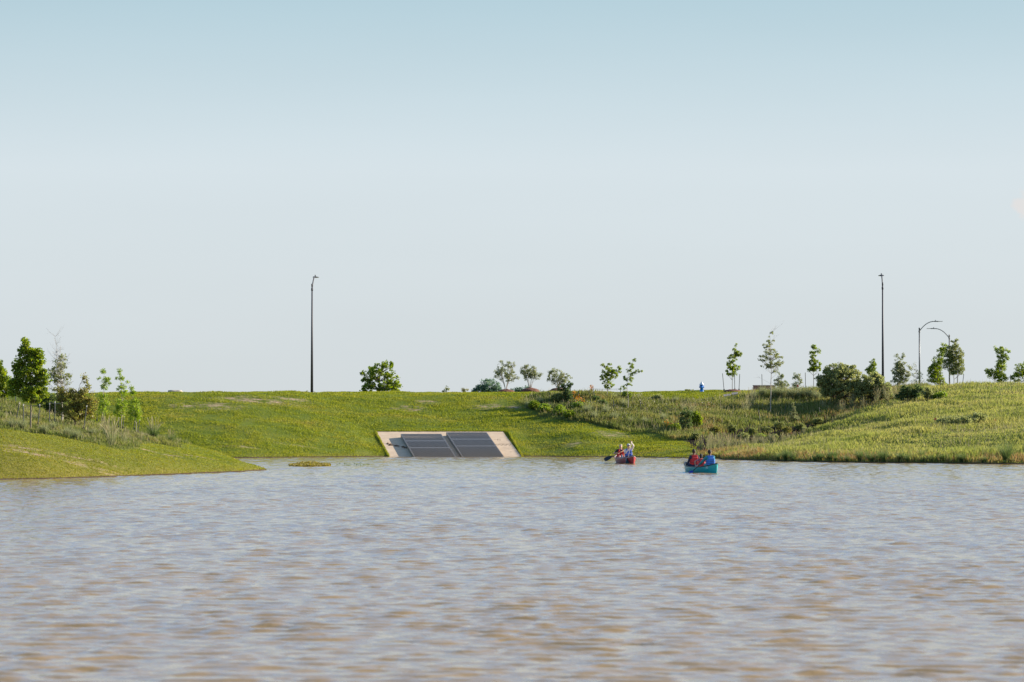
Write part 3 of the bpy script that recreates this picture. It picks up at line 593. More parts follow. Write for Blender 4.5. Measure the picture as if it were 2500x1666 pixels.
woody('staked_tree', 'narrow leafy tree on one thin stem left of the big round bush', 'tree', ground_at(1987, 222), [(1988,850,6,8,.7),(1984,866,9,9,.9),(1997,858,6,5,.5),(1985,885,11,10,1),(1980,900,11,7,1),(1995,900,11,9,1),(2003,887,5,3,.5)], 'leaf_deep', 'bark', .105, 76, 24, .16, [(1987,952),(1986,905),(1988,846)], .028)
woody('small_tree', 'small pale green young tree behind the red brick wall', 'tree', ground_at(1908, 240), [(1908,918,7,10,.8),(1902,935,14,12,1),(1915,940,12,12,1),(1903,950,14,6,1)], 'leaf_pale', 'twig', .11, 56, 20, .2, None, .03)
woody('small_tree', 'small pale thin tree between brick wall and big bush', 'tree', ground_at(1946, 238), [(1940,920,5,8,.8),(1950,922,5,8,.8),(1944,940,10,8,1),(1956,930,4,8,.7),(1935,950,8,4,.8)], 'leaf_pale', 'bark_pale', .10, 46, 14, .18, None, .025, stems=3)
woody('big_bush', 'large round grey green bush, biggest on the crest', 'bush', hit(2045, 988), [(2050,930,48,32,1),(2070,915,30,22,.8),(2025,935,26,30,1),(2060,955,50,26,1),(2040,905,28,16,.6),(2005,930,12,14,.5)], 'leaf_willow', 'twig', .12, 250, 62, .27, None, .06, stems=5, shell=.55)
woody('big_bush', 'round grey green bush below the right tall lamp post', 'bush', hit(2130, 985), [(2125,938,32,24,1),(2150,950,26,26,1),(2110,955,26,24,1),(2140,925,16,12,.7),(2165,962,16,16,.8)], 'leaf_willow', 'twig', .12, 170, 60, .25, None, .05, stems=5, shell=.5)
woody('sapling', 'yellow green sapling top rising out of the round grey green bushes', 'tree', ground_at(2130, 213), [(2130,890,9,10,1),(2127,905,13,10,1),(2135,915,12,10,1),(2133,881,4,5,.6)], 'leaf_lime', 'bark_pale', .11, 48, 22, .17, [(2130,960),(2130,885)], .025)
woody('sapling', 'leafless whitish sapling standing in front of the big round bush', 'tree', hit(2026, 990), [(2026,940,8,20)], 'leaf_olive', 'bark_white', .06, 8, 3, .1, [(2026,990),(2027,950),(2026,912)], .022, twigs=6)
woody('small_tree', 'airy pale green tree left of the left curved street lamp', 'tree', ground_at(2197, 224), [(2200,885,12,14,.8),(2190,905,15,14,1),(2205,915,16,18,1),(2195,930,20,14,1),(2220,905,7,12,.6),(2187,872,6,8,.4),(2205,868,5,6,.4),(2198,895,16,14,1)], 'leaf_pale', 'bark_pale', .10, 125, 26, .2, [(2197,950),(2198,875)], .03)
woody('small_tree', 'thin sparse tree wrapped round the left curved street lamp post', 'tree', ground_at(2238, 222), [(2238,915,14,20,.8),(2232,895,8,10,.5),(2250,925,10,14,.7),(2236,935,16,12,1)], 'leaf_pale', 'twig', .08, 46, 9, .2, None, .02, twigs=10)
woody('small_tree', 'darker left tree of the pair under the right curved street lamp', 'tree', ground_at(2293, 222), [(2298,865,10,14,.8),(2290,885,15,14,1),(2285,905,18,16,1),(2285,925,20,14,1.1),(2300,935,14,10,1),(2304,850,9,12,.8),(2278,905,12,14,.9)], 'leaf_deep', 'bark', .105, 130, 28, .22, [(2293,950),(2298,855)], .035)
woody('small_tree', 'tall olive tree with bare trunk at the right curved street lamp', 'tree', ground_at(2330, 220), [(2332,840,10,12,.8),(2322,860,14,16,1),(2338,868,14,18,1),(2325,890,16,18,1.1),(2342,892,12,14,.9),(2327,908,14,7,.9),(2346,905,10,8,.8),(2315,870,12,14,.9),(2310,890,12,14,.8)], 'leaf_olive', 'bark_pale', .10, 160, 28, .22, [(2330,950),(2328,900),(2332,835)], .035)
woody('small_tree', 'thin stemmed tree just right of the tall olive tree', 'tree', ground_at(2337, 226), [(2345,880,8,18,.8),(2350,900,7,8,.7)], 'leaf_olive', 'bark_pale', .09, 26, 16, .16, [(2337,950),(2340,880)], .025)
woody('small_tree', 'two tiered tree near the right edge with a narrow open top', 'tree', ground_at(2441, 219), [(2442,860,12,14,.8),(2430,852,7,6,.4),(2458,858,9,6,.4),(2444,885,12,12,.8),(2430,912,24,13,1.1),(2445,925,20,10,1),(2415,905,10,8,.6),(2443,897,14,10,1),(2450,875,12,12,.8)], 'leaf_deep', 'bark_pale', .10, 130, 26, .2, [(2441,950),(2443,900),(2443,855)], .03, stems=1)
woody('small_tree', 'low green tree cut off by the right edge of the photo', 'tree', ground_at(2490, 219), [(2488,905,18,16,1),(2480,920,18,12,1),(2505,900,12,20,1),(2512,920,14,14,1)], 'leaf_deep', 'bark_pale', .10, 84, 24, .19, None, .03, stems=3)
woody('dark_shrub', 'dark low shrub on bare mulch at the top of the right slope', 'bush', hit(2215, 985), [(2212,955,18,14,1),(2230,965,18,14,1),(2200,968,12,10,1),(2240,950,12,10,.8)], 'leaf_dark', 'twig', .09, 90, 44, .18, None, .03, stems=4)
woody('shrub', 'rounded olive shrub to the right of the dark low shrub', 'bush', hit(2266, 980), [(2264,958,12,15,1),(2272,968,9,9,1)], 'leaf_willow', 'twig', .09, 50, 40, .17, None, .03, stems=3)
woody('shrub', 'bright green rounded shrub at the top of the right slope', 'bush', hit(2300, 975), [(2300,966,18,9,1),(2285,970,10,6,1)], 'leaf_fresh', 'twig', .08, 46, 34, .16, None, .02, stems=3)
woody('shrub', 'low spreading dark green patch of shrub half way up the right slope', 'bush', hit(2345, 1042), [(2345,1028,56,12,1),(2385,1020,26,10,.8),(2310,1036,34,8,1)], 'leaf_willow', 'twig', .09, 190, 36, .22, None, .02, stems=6)
woody('sapling', 'upright light green sapling in the planted swale', 'tree', hit(1938, 1032), [(1937,992,5,9,1),(1936,1008,9,9,1),(1940,1020,10,8,1)], 'leaf_pale', 'twig', .09, 34, 20, .13, None, .02)
for i, (px, w_) in enumerate([(2345,9),(2362,8),(2385,12),(2420,10),(2455,8),(2475,10),(2495,9),(2400,7)]):
    woody('crest_shrub', 'tiny dark shrub in the thin row along the right crest', 'bush', ground_at(px, 217), [(px,943,w_,5,1)], 'leaf_dark' if i % 2 else 'leaf_willow', 'twig', .08, 14, 26, .14, None, .012, stems=3, group='tiny shrubs along the right crest', leafname='leaves', woodname='stems')
# --- swale shrubs
for i, (px, py, w_, lb) in enumerate([(1700,1074,10,'rusty low shrub at the lower left end of the dark mulch'),(1747,1060,10,'yellow green low shrub upper left on the dark mulch'),(1790,1056,9,'olive low shrub second along the upper edge of the dark mulch'),(1815,1076,10,'low shrub at the lower middle of the dark mulch'),
        (1838,1062,8,'small low shrub in the centre of the dark mulch'),(1858,1078,9,'bright green tuft shrub lowest on the dark mulch'),(1872,1060,9,'pale rusty low shrub right of centre on the dark mulch'),(1888,1078,9,'dark green low shrub at the lower right of the dark mulch'),
        (1902,1048,11,'broad low shrub in the upper middle of the dark mulch'),(1920,1060,8,'brownish low shrub before the upright light sapling'),(1955,1052,9,'low shrub right of the upright light sapling'),(1968,1060,8,'olive low shrub near the ridge on the mulch right side'),(1997,1038,10,'rightmost low shrub at the top of the dark mulch')]):
    woody('low_shrub', lb, 'bush', hit(px, py), [(px,py-10,w_*1.35,8,1),(px,py-3,w_*1.2,5,1)], ['leaf_olive','leaf_rust','leaf_olive','leaf_willow'][i % 4] if i != 5 else 'leaf_fresh', 'twig', .07, 50, 36, .14, None, .014, stems=4, group='low shrubs planted on the dark mulch', leafname='leaves', woodname='stems')
# --- leafy bushes in the middle bed
for px, py, w_, h_, lf, lb in [(1330,1010,16,12,'leaf_fresh','bright green leafy bush at the left tip of the planted bed'),(1305,1000,14,10,'leaf_deep','dark green leafy bush at the far left corner of the planted bed'),
        (1368,1014,18,12,'leaf_fresh','bright green bush low in the bed below the first stake'),(1392,1022,14,9,'leaf_deep','dark green bush on the lower edge of the planted bed'),(1385,985,13,17,'leaf_dark','dark upright bush beside the dark green sapling'),
        (1360,985,14,12,'leaf_olive','pale olive bush left of the dark upright bush'),(1453,984,11,8,'leaf_dark','nearly black low bush by the stake in the bed'),(1470,994,13,8,'leaf_dark','dark spreading bush below the round green small tree'),
        (1605,982,14,9,'leaf_willow','feathery bluish bush at the top right of the bed'),(1676,1050,17,27,'leaf_dark','tall dark green bush above the mulch left end'),(1700,1046,14,20,'leaf_deep','green bush touching the tall dark bush'),
        (1410,1000,14,9,'leaf_fresh','yellow green herb bush among orange flowers'),(1530,975,11,9,'leaf_lime','lime green low bush at the foot of the leaning sapling'),(1648,1054,14,9,'leaf_deep','dark green bush on the right lower edge of the bed')]:
    woody('leafy_bush', lb, 'bush', hit(px, py), [(px,py-h_,w_,h_,1)], lf, 'twig', .09, 60, 30, .17, None, .02, stems=4, group='leafy bushes in the planted bed', leafname='leaves', woodname='stems')
# --- grass clumps
LG = 'feathery grass clumps under the left trees'
for px, py, h, lb in [(30,1048,.55,'blue green grass clump left of the tallest left tree'),(56,1052,.6,'blue green grass clump at the stake left of the tallest tree'),(110,1061,.6,'blue green grass clump just right of the tallest left tree'),
                      (165,1068,.55,'blue green grass clump below the olive and rust tree'),(187,1074,.55,'grass clump on the mown edge below the olive rust tree'),(228,1066,.45,'grass clump below the slim two tiered sapling'),
                      (85,1030,.45,'small grass clump between the stakes behind the tallest left tree'),(130,1050,.45,'small grass clump at the foot of the half bare tree')]:
    clump(px, py, h, 'bunch', lb, LG)
for px, py, h, lb in [(272,1088,1.25,'tallest open leafy grass clump at the mown edge of the left point'),(262,1070,1.0,'grey green tall clump behind the tallest open clump'),(303,1085,.75,'grassy clump right of the tallest open clump'),
                      (376,1074,1.05,'grass clump with arching pale seed heads right of the last sapling'),(418,1083,.65,'rightmost pale seeded grass clump on the left point'),(345,1082,.5,'low pale grass clump between the last sapling and the seeded clump')]:
    clump(px, py, h, 'reed' if h in (1.25, 1.0, .75) else 'spiky', lb, 'tall seeded grass clumps on the left point', seeds=True, wide=.8)
MG = 'feathery grass clumps in the planted bed'
for px, py, h, lb in [(1290,998,.7,'feathery dark grass clump at the left tip of the planted bed'),(1318,990,.75,'feathery grass clump left of the first bed stake'),(1340,1003,.6,'pale feathery clump beside the bright green leafy bush'),
                      (1435,1012,.9,'wide silvery grass clump low in the middle of the bed'),(1452,1028,.75,'silvery grass clump on the lower edge of the bed'),(1500,1030,.8,'grass clump below the round small tree on the lower edge'),
                      (1500,978,.6,'grass clump right of the round small tree trunk'),(1525,1000,.8,'grass clump left of the leaning sapling trunk'),(1560,975,.5,'grass clump right of the leaning sapling'),(1575,1040,.7,'grass clump near the right lower edge of the bed'),
                      (1540,1040,.7,'dark edged grass clump below the leaning sapling'),(1620,1030,.7,'grass clump left of the orange flowers at the right'),(1650,985,.6,'pale grass clump at the top right part of the bed'),(1480,1012,.7,'greyish grass clump in the middle of the bed')]:
    clump(px, py, h, 'bunch', lb, MG, wide=.85)
for k, (px, py, h) in enumerate([(1862,972,1.0),(1890,975,1.15),(1905,976,1.1),(1930,976,1.05),(1952,977,1.05),(1975,977,1.0),(1995,980,.95),(1840,978,.8)]):
    clump(px, py, h, 'bunch', ['leftmost dark feathery grass mound in the row behind the tall airy tree','dark grass mound directly behind the airy tree trunk','grass mound just right of the airy tree trunk','fourth feathery grass mound of the row under the brick wall','fifth feathery grass mound of the row below the small pale trees','sixth feathery grass mound of the row','feathery grass mound touching the big round bush','low first mound at the left start of the row'][k], 'row of feathery grass mounds below the brick wall', wide=.9)
for k, (px, py, h, wd) in enumerate([(1832,998,1.3,.8),(1820,1010,1.1,.8),(1690,1015,1.05,.7),(1670,1008,.9,.7),(2080,1000,1.0,.7),(2010,1005,.7,.7),(2055,1010,.9,.7),(2140,988,1.2,.6),(2165,985,1.15,.6),(2185,980,.95,.6),(2105,1000,.8,.6)]):
    clump(px, py, h, 'reed', ['tall pale flowering clump left of the tall airy tree','second pale flowering clump lower down left of the airy tree','pale plume grass clump at the right end of the planted bed','smaller plume grass clump left of the pale plume clump','plume grass below the gap between the two round bushes','short plume grass below the big round bush','plume grass in the slope under the big round bush','beige topped tall grass below the second round bush','beige topped tall grass right under the bush with the lamp post','beige topped grass beside the dark low shrub','short beige topped grass left of the tall ones'][k], 'tall plume grasses on the right bank', seeds=True, wide=wd)
for i in range(40):      # seeded grasses in a line along the near edge of the mulch
    t_ = i/39; px = 1716+t_*245+random.uniform(-7, 7); y0 = 186.2+t_*7.2+random.uniform(-.8, .8)
    x0 = (px-1250)/FPX*y0; h = random.uniform(.65, 1.2)*(1-.5*t_); p3 = Vector((x0, y0, gz(x0, y0)))
    clump(0, 0, h, 'reed', 'thin brown seeded grass in the fringe between mulch and meadow', 'seeded grasses fringing the dark mulch', seeds=True, wide=.5, p3=p3)
for px, py, h, lb in [(2098,1128,.75,'dark spiky clump at the waterline, leftmost on the right shore'),(2156,1128,.8,'dark spiky clump at the waterline, second on the right shore'),(2215,1129,.5,'short spiky clump at the waterline, third on the right shore'),
                      (2345,1130,.5,'short spiky clump at the waterline before the red marker stakes'),(2455,1131,1.3,'big dark spiky clump at the waterline near the right edge'),(1920,1124,.7,'spiky green clump at the waterline above the teal canoe side'),(2250,1122,.6,'spiky clump up from the waterline in mid right shore')]:
    clump(px, py, h, 'spiky', lb, 'spiky grass clumps on the right shore', wide=.8)
for k in range(44):      # ragged overhang of rough grass along the right shore
    px = random.uniform(1900, 2500)
    clump(px, 1122.5+(px-1900)*.012+random.uniform(-1, 3), random.uniform(.2, .6), 'spiky', 'rough dark tuft overhanging the water along the right shore', 'rough tufts along the right waterline', wide=1.1)
# --- floating plants
def raft(name, px, py, rx, ry, n, size, mat, label):
    c = at(px, py, shoreY(py)); s = FPX/c.y
    a = rng.uniform(0, 2*np.pi, n); q = np.sqrt(rng.random(n)); x_ = np.cos(a)*q*rx/s; y_ = np.sin(a)*q*ry
    h_ = .04+.24*rng.random(n)*(1-q*.7)
    V = leaf_quads(np.stack([x_, y_, h_], 1), size, 0)
    st_ = blades(x_, y_, 0*x_+.0, h_+.02, .012, .4); V = np.concatenate([V, st_])
    tag(mesh_np(name, V, np.arange(len(V)).reshape(-1, 4), M[mat], None, False, (c.x, c.y, .0)), label, 'water plants')
raft('floating_plants', 756, 1138, 52, 2.2, 1700, .10, 'leaf_raft', 'yellow green raft of floating plants off the tip of the left point')
raft('water_weed', 862, 1137.5, 42, 1.1, 90, .06, 'leaf_dark', 'sparse dark water weed sprigs trailing right of the floating raft')
# ---------------------------------------------------------------- stakes
def stake(px0, py0, px1, py1, label, group, wirelen=0, Y=None, tip=True):
    b = hit(px1, py1) if Y is None else ground_at(px1, Y)
    t_ = at(px0, py0, b.y)-b; root = tag(empty('stake', b), label, 'stake', group)
    d = t_.normalized(); mb = MB(); mb.tube([-d*.2, t_*(1 if not tip else .93)], .023, 6); mb.box(t_*.08, (.10, .012, .16))
    mb.build('shaft', M['post'], root)
    if tip: MB().tube([t_*.93, t_], .025, 6).build('white_tip', M['post_top'], root)
    return root
LS = 'tree stakes on the left point'
for a in [(48,983,39,1031,'leaning stake left of the tallest left tree, white tip'),(57,987,58,1050,'upright stake just left of the tallest tree trunk'),(97,987,93,1043,'stake right of the tallest left tree trunk'),(121,984,121,1040,'left stake of the pair by the half bare tree'),
          (134,980,134,1037,'right stake of the pair by the half bare tree'),(212,990,204,1053,'leaning stake right of the olive rust tree'),(237,1010,237,1029,'short stake under the slim two tiered sapling'),(290,1018,290,1046,'stake left of the narrow spire sapling trunk'),
          (303,1017,300,1047,'stake right of the narrow spire sapling trunk'),(329,1028,328,1051,'stake left of the last sapling'),(341,1025,337,1058,'stake right of the last sapling'),(38,968,38,990,'far stake behind the ridge at the left edge'),(253,1008,252,1030,'stake right of the slim two tiered sapling')]:
    stake(*a[:4], a[4], LS)
MS = 'tree stakes in the planted bed'
for a in [(1340,956,1342,992,'leftmost stake of the planted bed'),(1413,955,1409,984,'leaning stake right of the dark green sapling'),(1447,943,1452,978,'stake left of the round small tree'),(1516,943,1513,976,'stake right of the round small tree'),(1565,976,1563,1003,'stake right of the leaning sapling'),
          (1498,978,1498,1004,'short stake low between the round tree and leaning sapling'),(1852,1000,1855,1032,'dark stake low in the swale left of the airy tree'),(1918,992,1915,1012,'dark stake right of the airy tree in the swale'),(2000,995,2003,1020,'dark stake in the slope under the big round bush')]:
    stake(*a[:4], a[4], MS, tip=False)
CS = 'tall stakes along the right crest'
for a in [(1764,912,1768,953,'left stake of the tree by the hydrant'),(1806,914,1804,952,'right stake of the tree by the hydrant'),(1860,914,1861,958,'stake in front of the brick wall'),(1966,910,1967,952,'stake left of the narrow leafy tree'),(1998,912,1999,950,'stake right of the narrow leafy tree'),
          (2353,914,2349,946,'stake right of the tall olive tree'),(2467,915,2466,946,'stake left of the right edge tree'),(1900,918,1900,952,'stake right of the airy tree before the brick wall'),(2337,905,2337,948,'stake beside the tall olive tree trunk'),(2303,925,2303,948,'stake under the pair of trees at the curved lamp'),(1793,905,1794,953,'slim support stem right of the tree trunk by the hydrant')]:
    stake(*a[:4], a[4], CS, Y=218 if a[0] < 2050 else 215, tip=False)
for (a, b, lb) in [((57,989),(96,991),'thin tie wire between the stakes of the tallest left tree'),((122,984),(150,985),'thin tie wire between stakes and the half bare tree'),((1448,950),(1515,950),'thin tie wire between the stakes of the round small tree')]:
    Y_ = hit(a[0], 1040 if a[0] < 500 else 976).y; p0 = at(*a, Y_); p1 = at(*b, Y_)
    tag(MB().tube([Vector((0, 0, 0)), (p1-p0)/2-Vector((0, 0, .03)), p1-p0], .010, 4).build('tie_wire', M['wire'], None, False, p0), lb, 'wire')
for px, py, lb in [(2281,1036,'small red marker flag left on the right slope'),(2427,1040,'small red marker flag right on the right slope'),(1946,952,'orange marker flag by the small pale tree on the crest'),(1442,962,'small orange marker flag at the crest left of the round small tree')]:
    b = hit(px, py); e = tag(empty('marker_flag', b), lb, 'marker flag', 'small marker flags')
    MB().tube([(0, 0, -.05), (0, 0, .36)], .012, 5).build('pin', M['wire'], e); MB().box((.05, 0, .31), (.13, .012, .16 if px < 1900 or px > 2000 else .2)).build('flag', plain('flag_red', (.75,.10,.05), .6), e)
# ---------------------------------------------------------------- lamp posts
def lamp(label, base, Hp, arm, rise, adir, r0, r1, mat, group, headlen=.75, headw=.34):
    root = tag(empty('street_lamp', base), label, 'street lamp', group); d = Vector((math.cos(adir), math.sin(adir), 0))
    MB().tube([(0, 0, -.2), (0, 0, .02)], .22, 16).box((0, 0, .03), (.34, .34, .05)).build('base_plate', M['slab'], root)
    MB().tube([(0, 0, .05), (0, 0, Hp*.5), (0, 0, Hp-.1)], [r0, (r0+r1)/2, r1], 12).build('pole', M[mat], root, True)
    mb = MB(); mb.tube([(0, 0, Hp-.1), (0, 0, Hp+.12)], r1*1.25, 10); mb.tube([(0, 0, Hp-.42), (0, 0, Hp-.22)], r1*1.5, 10); mb.build('pole_cap', M[mat], root, True)
    z0 = Hp-.3; pts = []
    for k in range(9):
        t_ = k/8; pts.append(d*arm*t_+Vector((0, 0, z0+rise*(1-(1-t_)**2.2))))
    MB().tube(pts, [.045]*9, 8).build('arm', M[mat], root, True)
    e = d*arm+Vector((0, 0, z0+rise)); rot = Matrix.Rotation(adir, 3, 'Z')
    mb = MB(); mb.box(e+d*headlen*.22, (headlen*.55, headw*.6, .10), rot).bevel(.02); mb.build('lamp_head', M['lamp'], root)
    mb = MB(); mb.box(e+d*headlen*.62+Vector((0, 0, .005)), (headlen*.75, headw, .045), rot).bevel(.012); o_ = mb.build('led_panel', M['lamp'], root)
    MB().box(e+d*headlen*.62-Vector((0, 0, .022)), (headlen*.55, headw*.75, .008), rot).build('lens', M['lens'], root)
    MB().tube([e+d*.12+Vector((0, 0, .05)), e+d*.12+Vector((0, 0, .17))], .04, 8).build('light_sensor', M['lamp'], root)
    return root
def lampbase(px, Y): return ground_at(px, Y)
def toph(px, py, Y, b): return at(px, py, Y).z-b.z
b = lampbase(761.5, 216.5); lamp('tall dark lamp post on the grassy crest left of the broad green tree', b, toph(762, 697, b.y, b), 1.4, 1.0, R(85), .105, .05, 'pole', 'tall lamp posts on the crest', .7, .42)
b = lampbase(2155.5, 222); lamp('tall dark lamp post rising from behind the round bushes at right', b, toph(2154, 694, b.y, b), 1.4, 1.05, R(86), .10, .05, 'pole', 'tall lamp posts on the crest', .7, .42)
b = lampbase(2245, 330); lamp('far street lamp whose curved arm reaches right', b, toph(2243, 803, 330, b), 1.75, 1.15, R(0), .10, .07, 'pole_far', 'far street lamps with curved arms', .95, .35)
b = lampbase(2318, 340); lamp('far street lamp whose curved arm reaches left over the trees', b, toph(2318, 820, 340, b), 1.75, 1.15, R(180), .09, .065, 'pole_far', 'far street lamps with curved arms', .95, .35)
# ---------------------------------------------------------------- small things on the crest
def hydrant():
    b = ground_at(1713, 217.2); b.z += .10; r = tag(empty('fire_hydrant', b), 'blue fire hydrant with white dome cap on the crest', 'fire hydrant')
    bl = plain('hydrant_blue', (.015,.20,.62), .35, var=.05); wh = plain('hydrant_white', (.8,.8,.8), .4, var=.04)
    mb = MB(); mb.tube([(0,0,-.15),(0,0,.06)], .15, 18); mb.tube([(0,0,.0),(0,0,.34),(0,0,.42)], [.115,.125,.15], 18); mb.tube([(0,0,.42),(0,0,.47)], .185, 18); mb.build('barrel', bl, r, True)
    MB().tube([(0,0,.47),(0,0,.52),(0,0,.60),(0,0,.66),(0,0,.69)], [.165,.155,.10,.06,.05], 18).tube([(0,0,.69),(0,0,.74)], .03, 6).build('bonnet', wh, r, True)
    for a in (0, math.pi):
        d = Vector((math.cos(a), 0, 0)); MB().tube([d*.1+Vector((0,0,.30)), d*.19+Vector((0,0,.30))], .062, 14).build('hose_nozzle', bl, r, True)
    MB().tube([(0,-.1,.28),(0,-.2,.28)], .09, 16).build('pumper_nozzle', bl, r, True)
hydrant()
def brickmat():
    m, t, p, o = nodes('red_brick'); c = N(t, 'ShaderNodeTexCoord'); mp = N(t, 'ShaderNodeMapping'); mp.inputs['Rotation'].default_value = (R(90), 0, 0); br = N(t, 'ShaderNodeTexBrick', Scale=5.0)
    br.inputs['Color1'].default_value = (.42,.15,.11,1); br.inputs['Color2'].default_value = (.34,.11,.085,1); br.inputs['Mortar'].default_value = (.40,.28,.24,1); br.inputs['Mortar Size'].default_value = .012
    lk(t, c.outputs['Object'], mp.inputs[0]); lk(t, mp.outputs[0], br.inputs[0]); lk(t, br.outputs[0], p.inputs['Base Color']); p.inputs['Roughness'].default_value = .9; return m
bw = at(1839, 941, 232); g = ground_at(1839, 232); Wd = (1893-1839)/FPX*232; hh = bw.z-g.z
r = tag(empty('brick_wall', (bw.x+Wd/2, 232, g.z)), 'low red brick wall on the crest behind the tall airy tree', 'wall')
MB().box((0, 0, hh/2-.1), (Wd, .35, hh+.1)).build('bricks', brickmat(), r); MB().box((0, 0, hh-.03), (Wd+.06, .42, .08)).bevel(.01).build('coping', plain('pink_stone', (.50,.30,.25), .85), r)
def rock(name, px, Y, sz, mat, label, dz=0):
    b = ground_at(px, Y); mb = MB(); bmesh.ops.create_icosphere(mb.bm, subdivisions=3, radius=1)
    for v in mb.bm.verts:
        n_ = .12*math.sin(v.co.x*5+1)*math.cos(v.co.y*4)+.08*math.sin(v.co.z*7+v.co.x*3)
        v.co = v.co*(1+n_); v.co.z = max(-.5, min(v.co.z, .62)); v.co = Vector((v.co.x*sz[0], v.co.y*sz[1], v.co.z*sz[2]))
    return tag(mb.build(name, M[mat], None, True, b+Vector((0, 0, dz))), label, 'rock')
rock('boulder', 429, 213, (.62, .5, .34), 'stone', 'flat topped tan boulder on the left crest', .12)
for px, py, w_, lb in [(1775, 972, .38, 'left flat stone slab lying tilted in the crest grass'), (1794, 968, .36, 'right flat stone slab lying tilted in the crest grass')]:
    b = hit(px, py); tag(MB().box((0, 0, 0), (w_*1.4, .55, .09), Matrix.Rotation(.25, 3, 'X') @ Matrix.Rotation(-.12, 3, 'Y')).bevel(.02).build('stone_slab', M['slab'], None, False, b+Vector((0, 0, .17))), lb, 'stone slab', 'flat slabs on the crest')
b = ground_at(2003, 221); r = tag(empty('banner_sign', b), 'small pinkish red sign left of the big round bush', 'sign')
MB().box((0, 0, .3), (.04, .03, .6)).build('sign_post', M['post'], r); MB().box((0, -.03, .50), (.30, .025, .48)).bevel(.01).build('sign_panel', plain('faded_red_panel', (.50,.12,.16), .6), r)
g = ground_at(1788, 217); mb = MB(); mb.ball((0, 0, .0), (.66, .5, .20), 20)
for v in mb.bm.verts: v.co += Vector((random.gauss(0, .02), random.gauss(0, .02), random.gauss(0, .015)))
tag(mb.build('mulch_mound', M['mulch'], None, True, g), 'dark mulch ring under the staked tree by the hydrant', 'mulch', 'mulch mounds under the small trees')
# ---------------------------------------------------------------- concrete apron with two inclined trash racks
UPL = AUP.length; UPN = AUP/UPL
def ap(xm, v, h=0.0): return AB0+Vector((xm, 0, 0))+AUP*v+ANRM*h
WAP = AB1.x-AB0.x
def slopebox(mb, x0, x1, v0, v1, h0, h1):
    q = [ap(x, v, h) for h in (h0, h1) for (x, v) in ((x0, v0), (x1, v0), (x1, v1), (x0, v1))]
    mb.poly(q, [(0,3,2,1), (4,5,6,7), (0,1,5,4), (1,2,6,5), (2,3,7,6), (3,0,4,7)]); return mb
m, t, p, o = nodes('buff_concrete')
c1 = rampn(t, noise(t, 1.2, 6, rough=.7), [(.3, (.56,.41,.27)), (.55, (.68,.51,.34)), (.75, (.74,.58,.41))])
c2 = noise(t, 3.0, 5, stretch=(.5, 1, 3), rough=.8); mr = N(t, 'ShaderNodeMapRange'); mr.inputs['From Min'].default_value = .60; mr.inputs['From Max'].default_value = .68; lk(t, c2, mr.inputs[0])
lk(t, mixc(t, mr.outputs[0], c1, (.30,.22,.15)), p.inputs['Base Color']); p.inputs['Roughness'].default_value = .9; M['concrete'] = m
apron = tag(empty('concrete_apron', AB0), 'buff concrete apron sloping into the water, grass on three sides', 'concrete slab')
def adopt(o, par): o.parent = par; o.matrix_parent_inverse = Matrix.Translation(-par.location); return o
J = .50
mb = MB(); slopebox(mb, 0, WAP, -.5, J-.004, -.16, .02); slopebox(mb, 0, WAP, J+.004, 1, -.16, .021); adopt(mb.build('slab', M['concrete']), apron)
dk = plain('dark_pit_shade', (.018,.018,.016), .6)  # pit darkness under each rack painted as a flat dark sheet on the slab
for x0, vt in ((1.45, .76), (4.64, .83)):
    adopt(slopebox(MB(), x0+.12, x0+2.66, -.35, vt-.04, .022, .028).build('intake_shade_sheet', dk), apron)
mudm = plain('dried_mud', (.16,.09,.05), .95, var=.3, scale=8, bump=.6)
mb = MB()
for k in range(46):
    x_ = random.uniform(.3, 1.45); v = .52-.12*x_+random.gauss(0, .022); c = ap(x_, v, .025)
    mb.ball(c, (random.uniform(.04, .12), random.uniform(.03, .09), random.uniform(.015, .04)), 6)
tag(mb.build('mud_debris', mudm, None, True), 'streak of dried mud and litter on the left part of the apron', 'debris', kind=None)
mb = MB()
for k in range(34):
    x_ = 7.55+k*.037; v = .46+.02*math.sin(k*.9)+random.gauss(0, .006); mb.ball(ap(x_, v, .022), (.035, .02, .012), 6)
for k in range(12): mb.ball(ap(8.1+random.gauss(0, .12), .66+random.gauss(0, .02), .022), (.03, .02, .012), 6)
tag(mb.build('mud_debris', mudm, None, True), 'thin crusted mud line on the right part of the apron', 'debris')
for i, (x0, vt, lb) in enumerate(((1.45, .76, 'left steel trash rack, casting its shadow on bare concrete'), (4.64, .83, 'right steel trash rack, top edge nearer the grass'))):
    r = tag(empty('trash_rack', ap(x0, 0, 0)), lb, 'trash rack', 'steel trash racks on the apron'); W = 2.78; hT = .27; v0 = -.36
    for xx in (x0, x0+W-.05): adopt(slopebox(MB(), xx, xx+.05, v0, vt, .022, hT).build('side_plate', M['rack']), r)
    mb = MB(); nb = 33
    for k in range(nb):
        xc = x0+.05+(W-.1)*(k+.5)/nb; slopebox(mb, xc-.017, xc+.017, v0, vt-.012, hT-.075, hT-.004)
    adopt(mb.build('grate_bars', M['rack']), r)
    adopt(slopebox(MB(), x0+.052, x0+W-.052, vt-.012, vt, hT-.10, hT-.001).build('top_bar', M['rack']), r)
    for v in (vt-.29, vt-.565):
        adopt(slopebox(MB(), x0+.052, x0+W-.052, v-.014, v+.014, hT-.09, hT+.006).build('cross_bar', M['rack']), r)
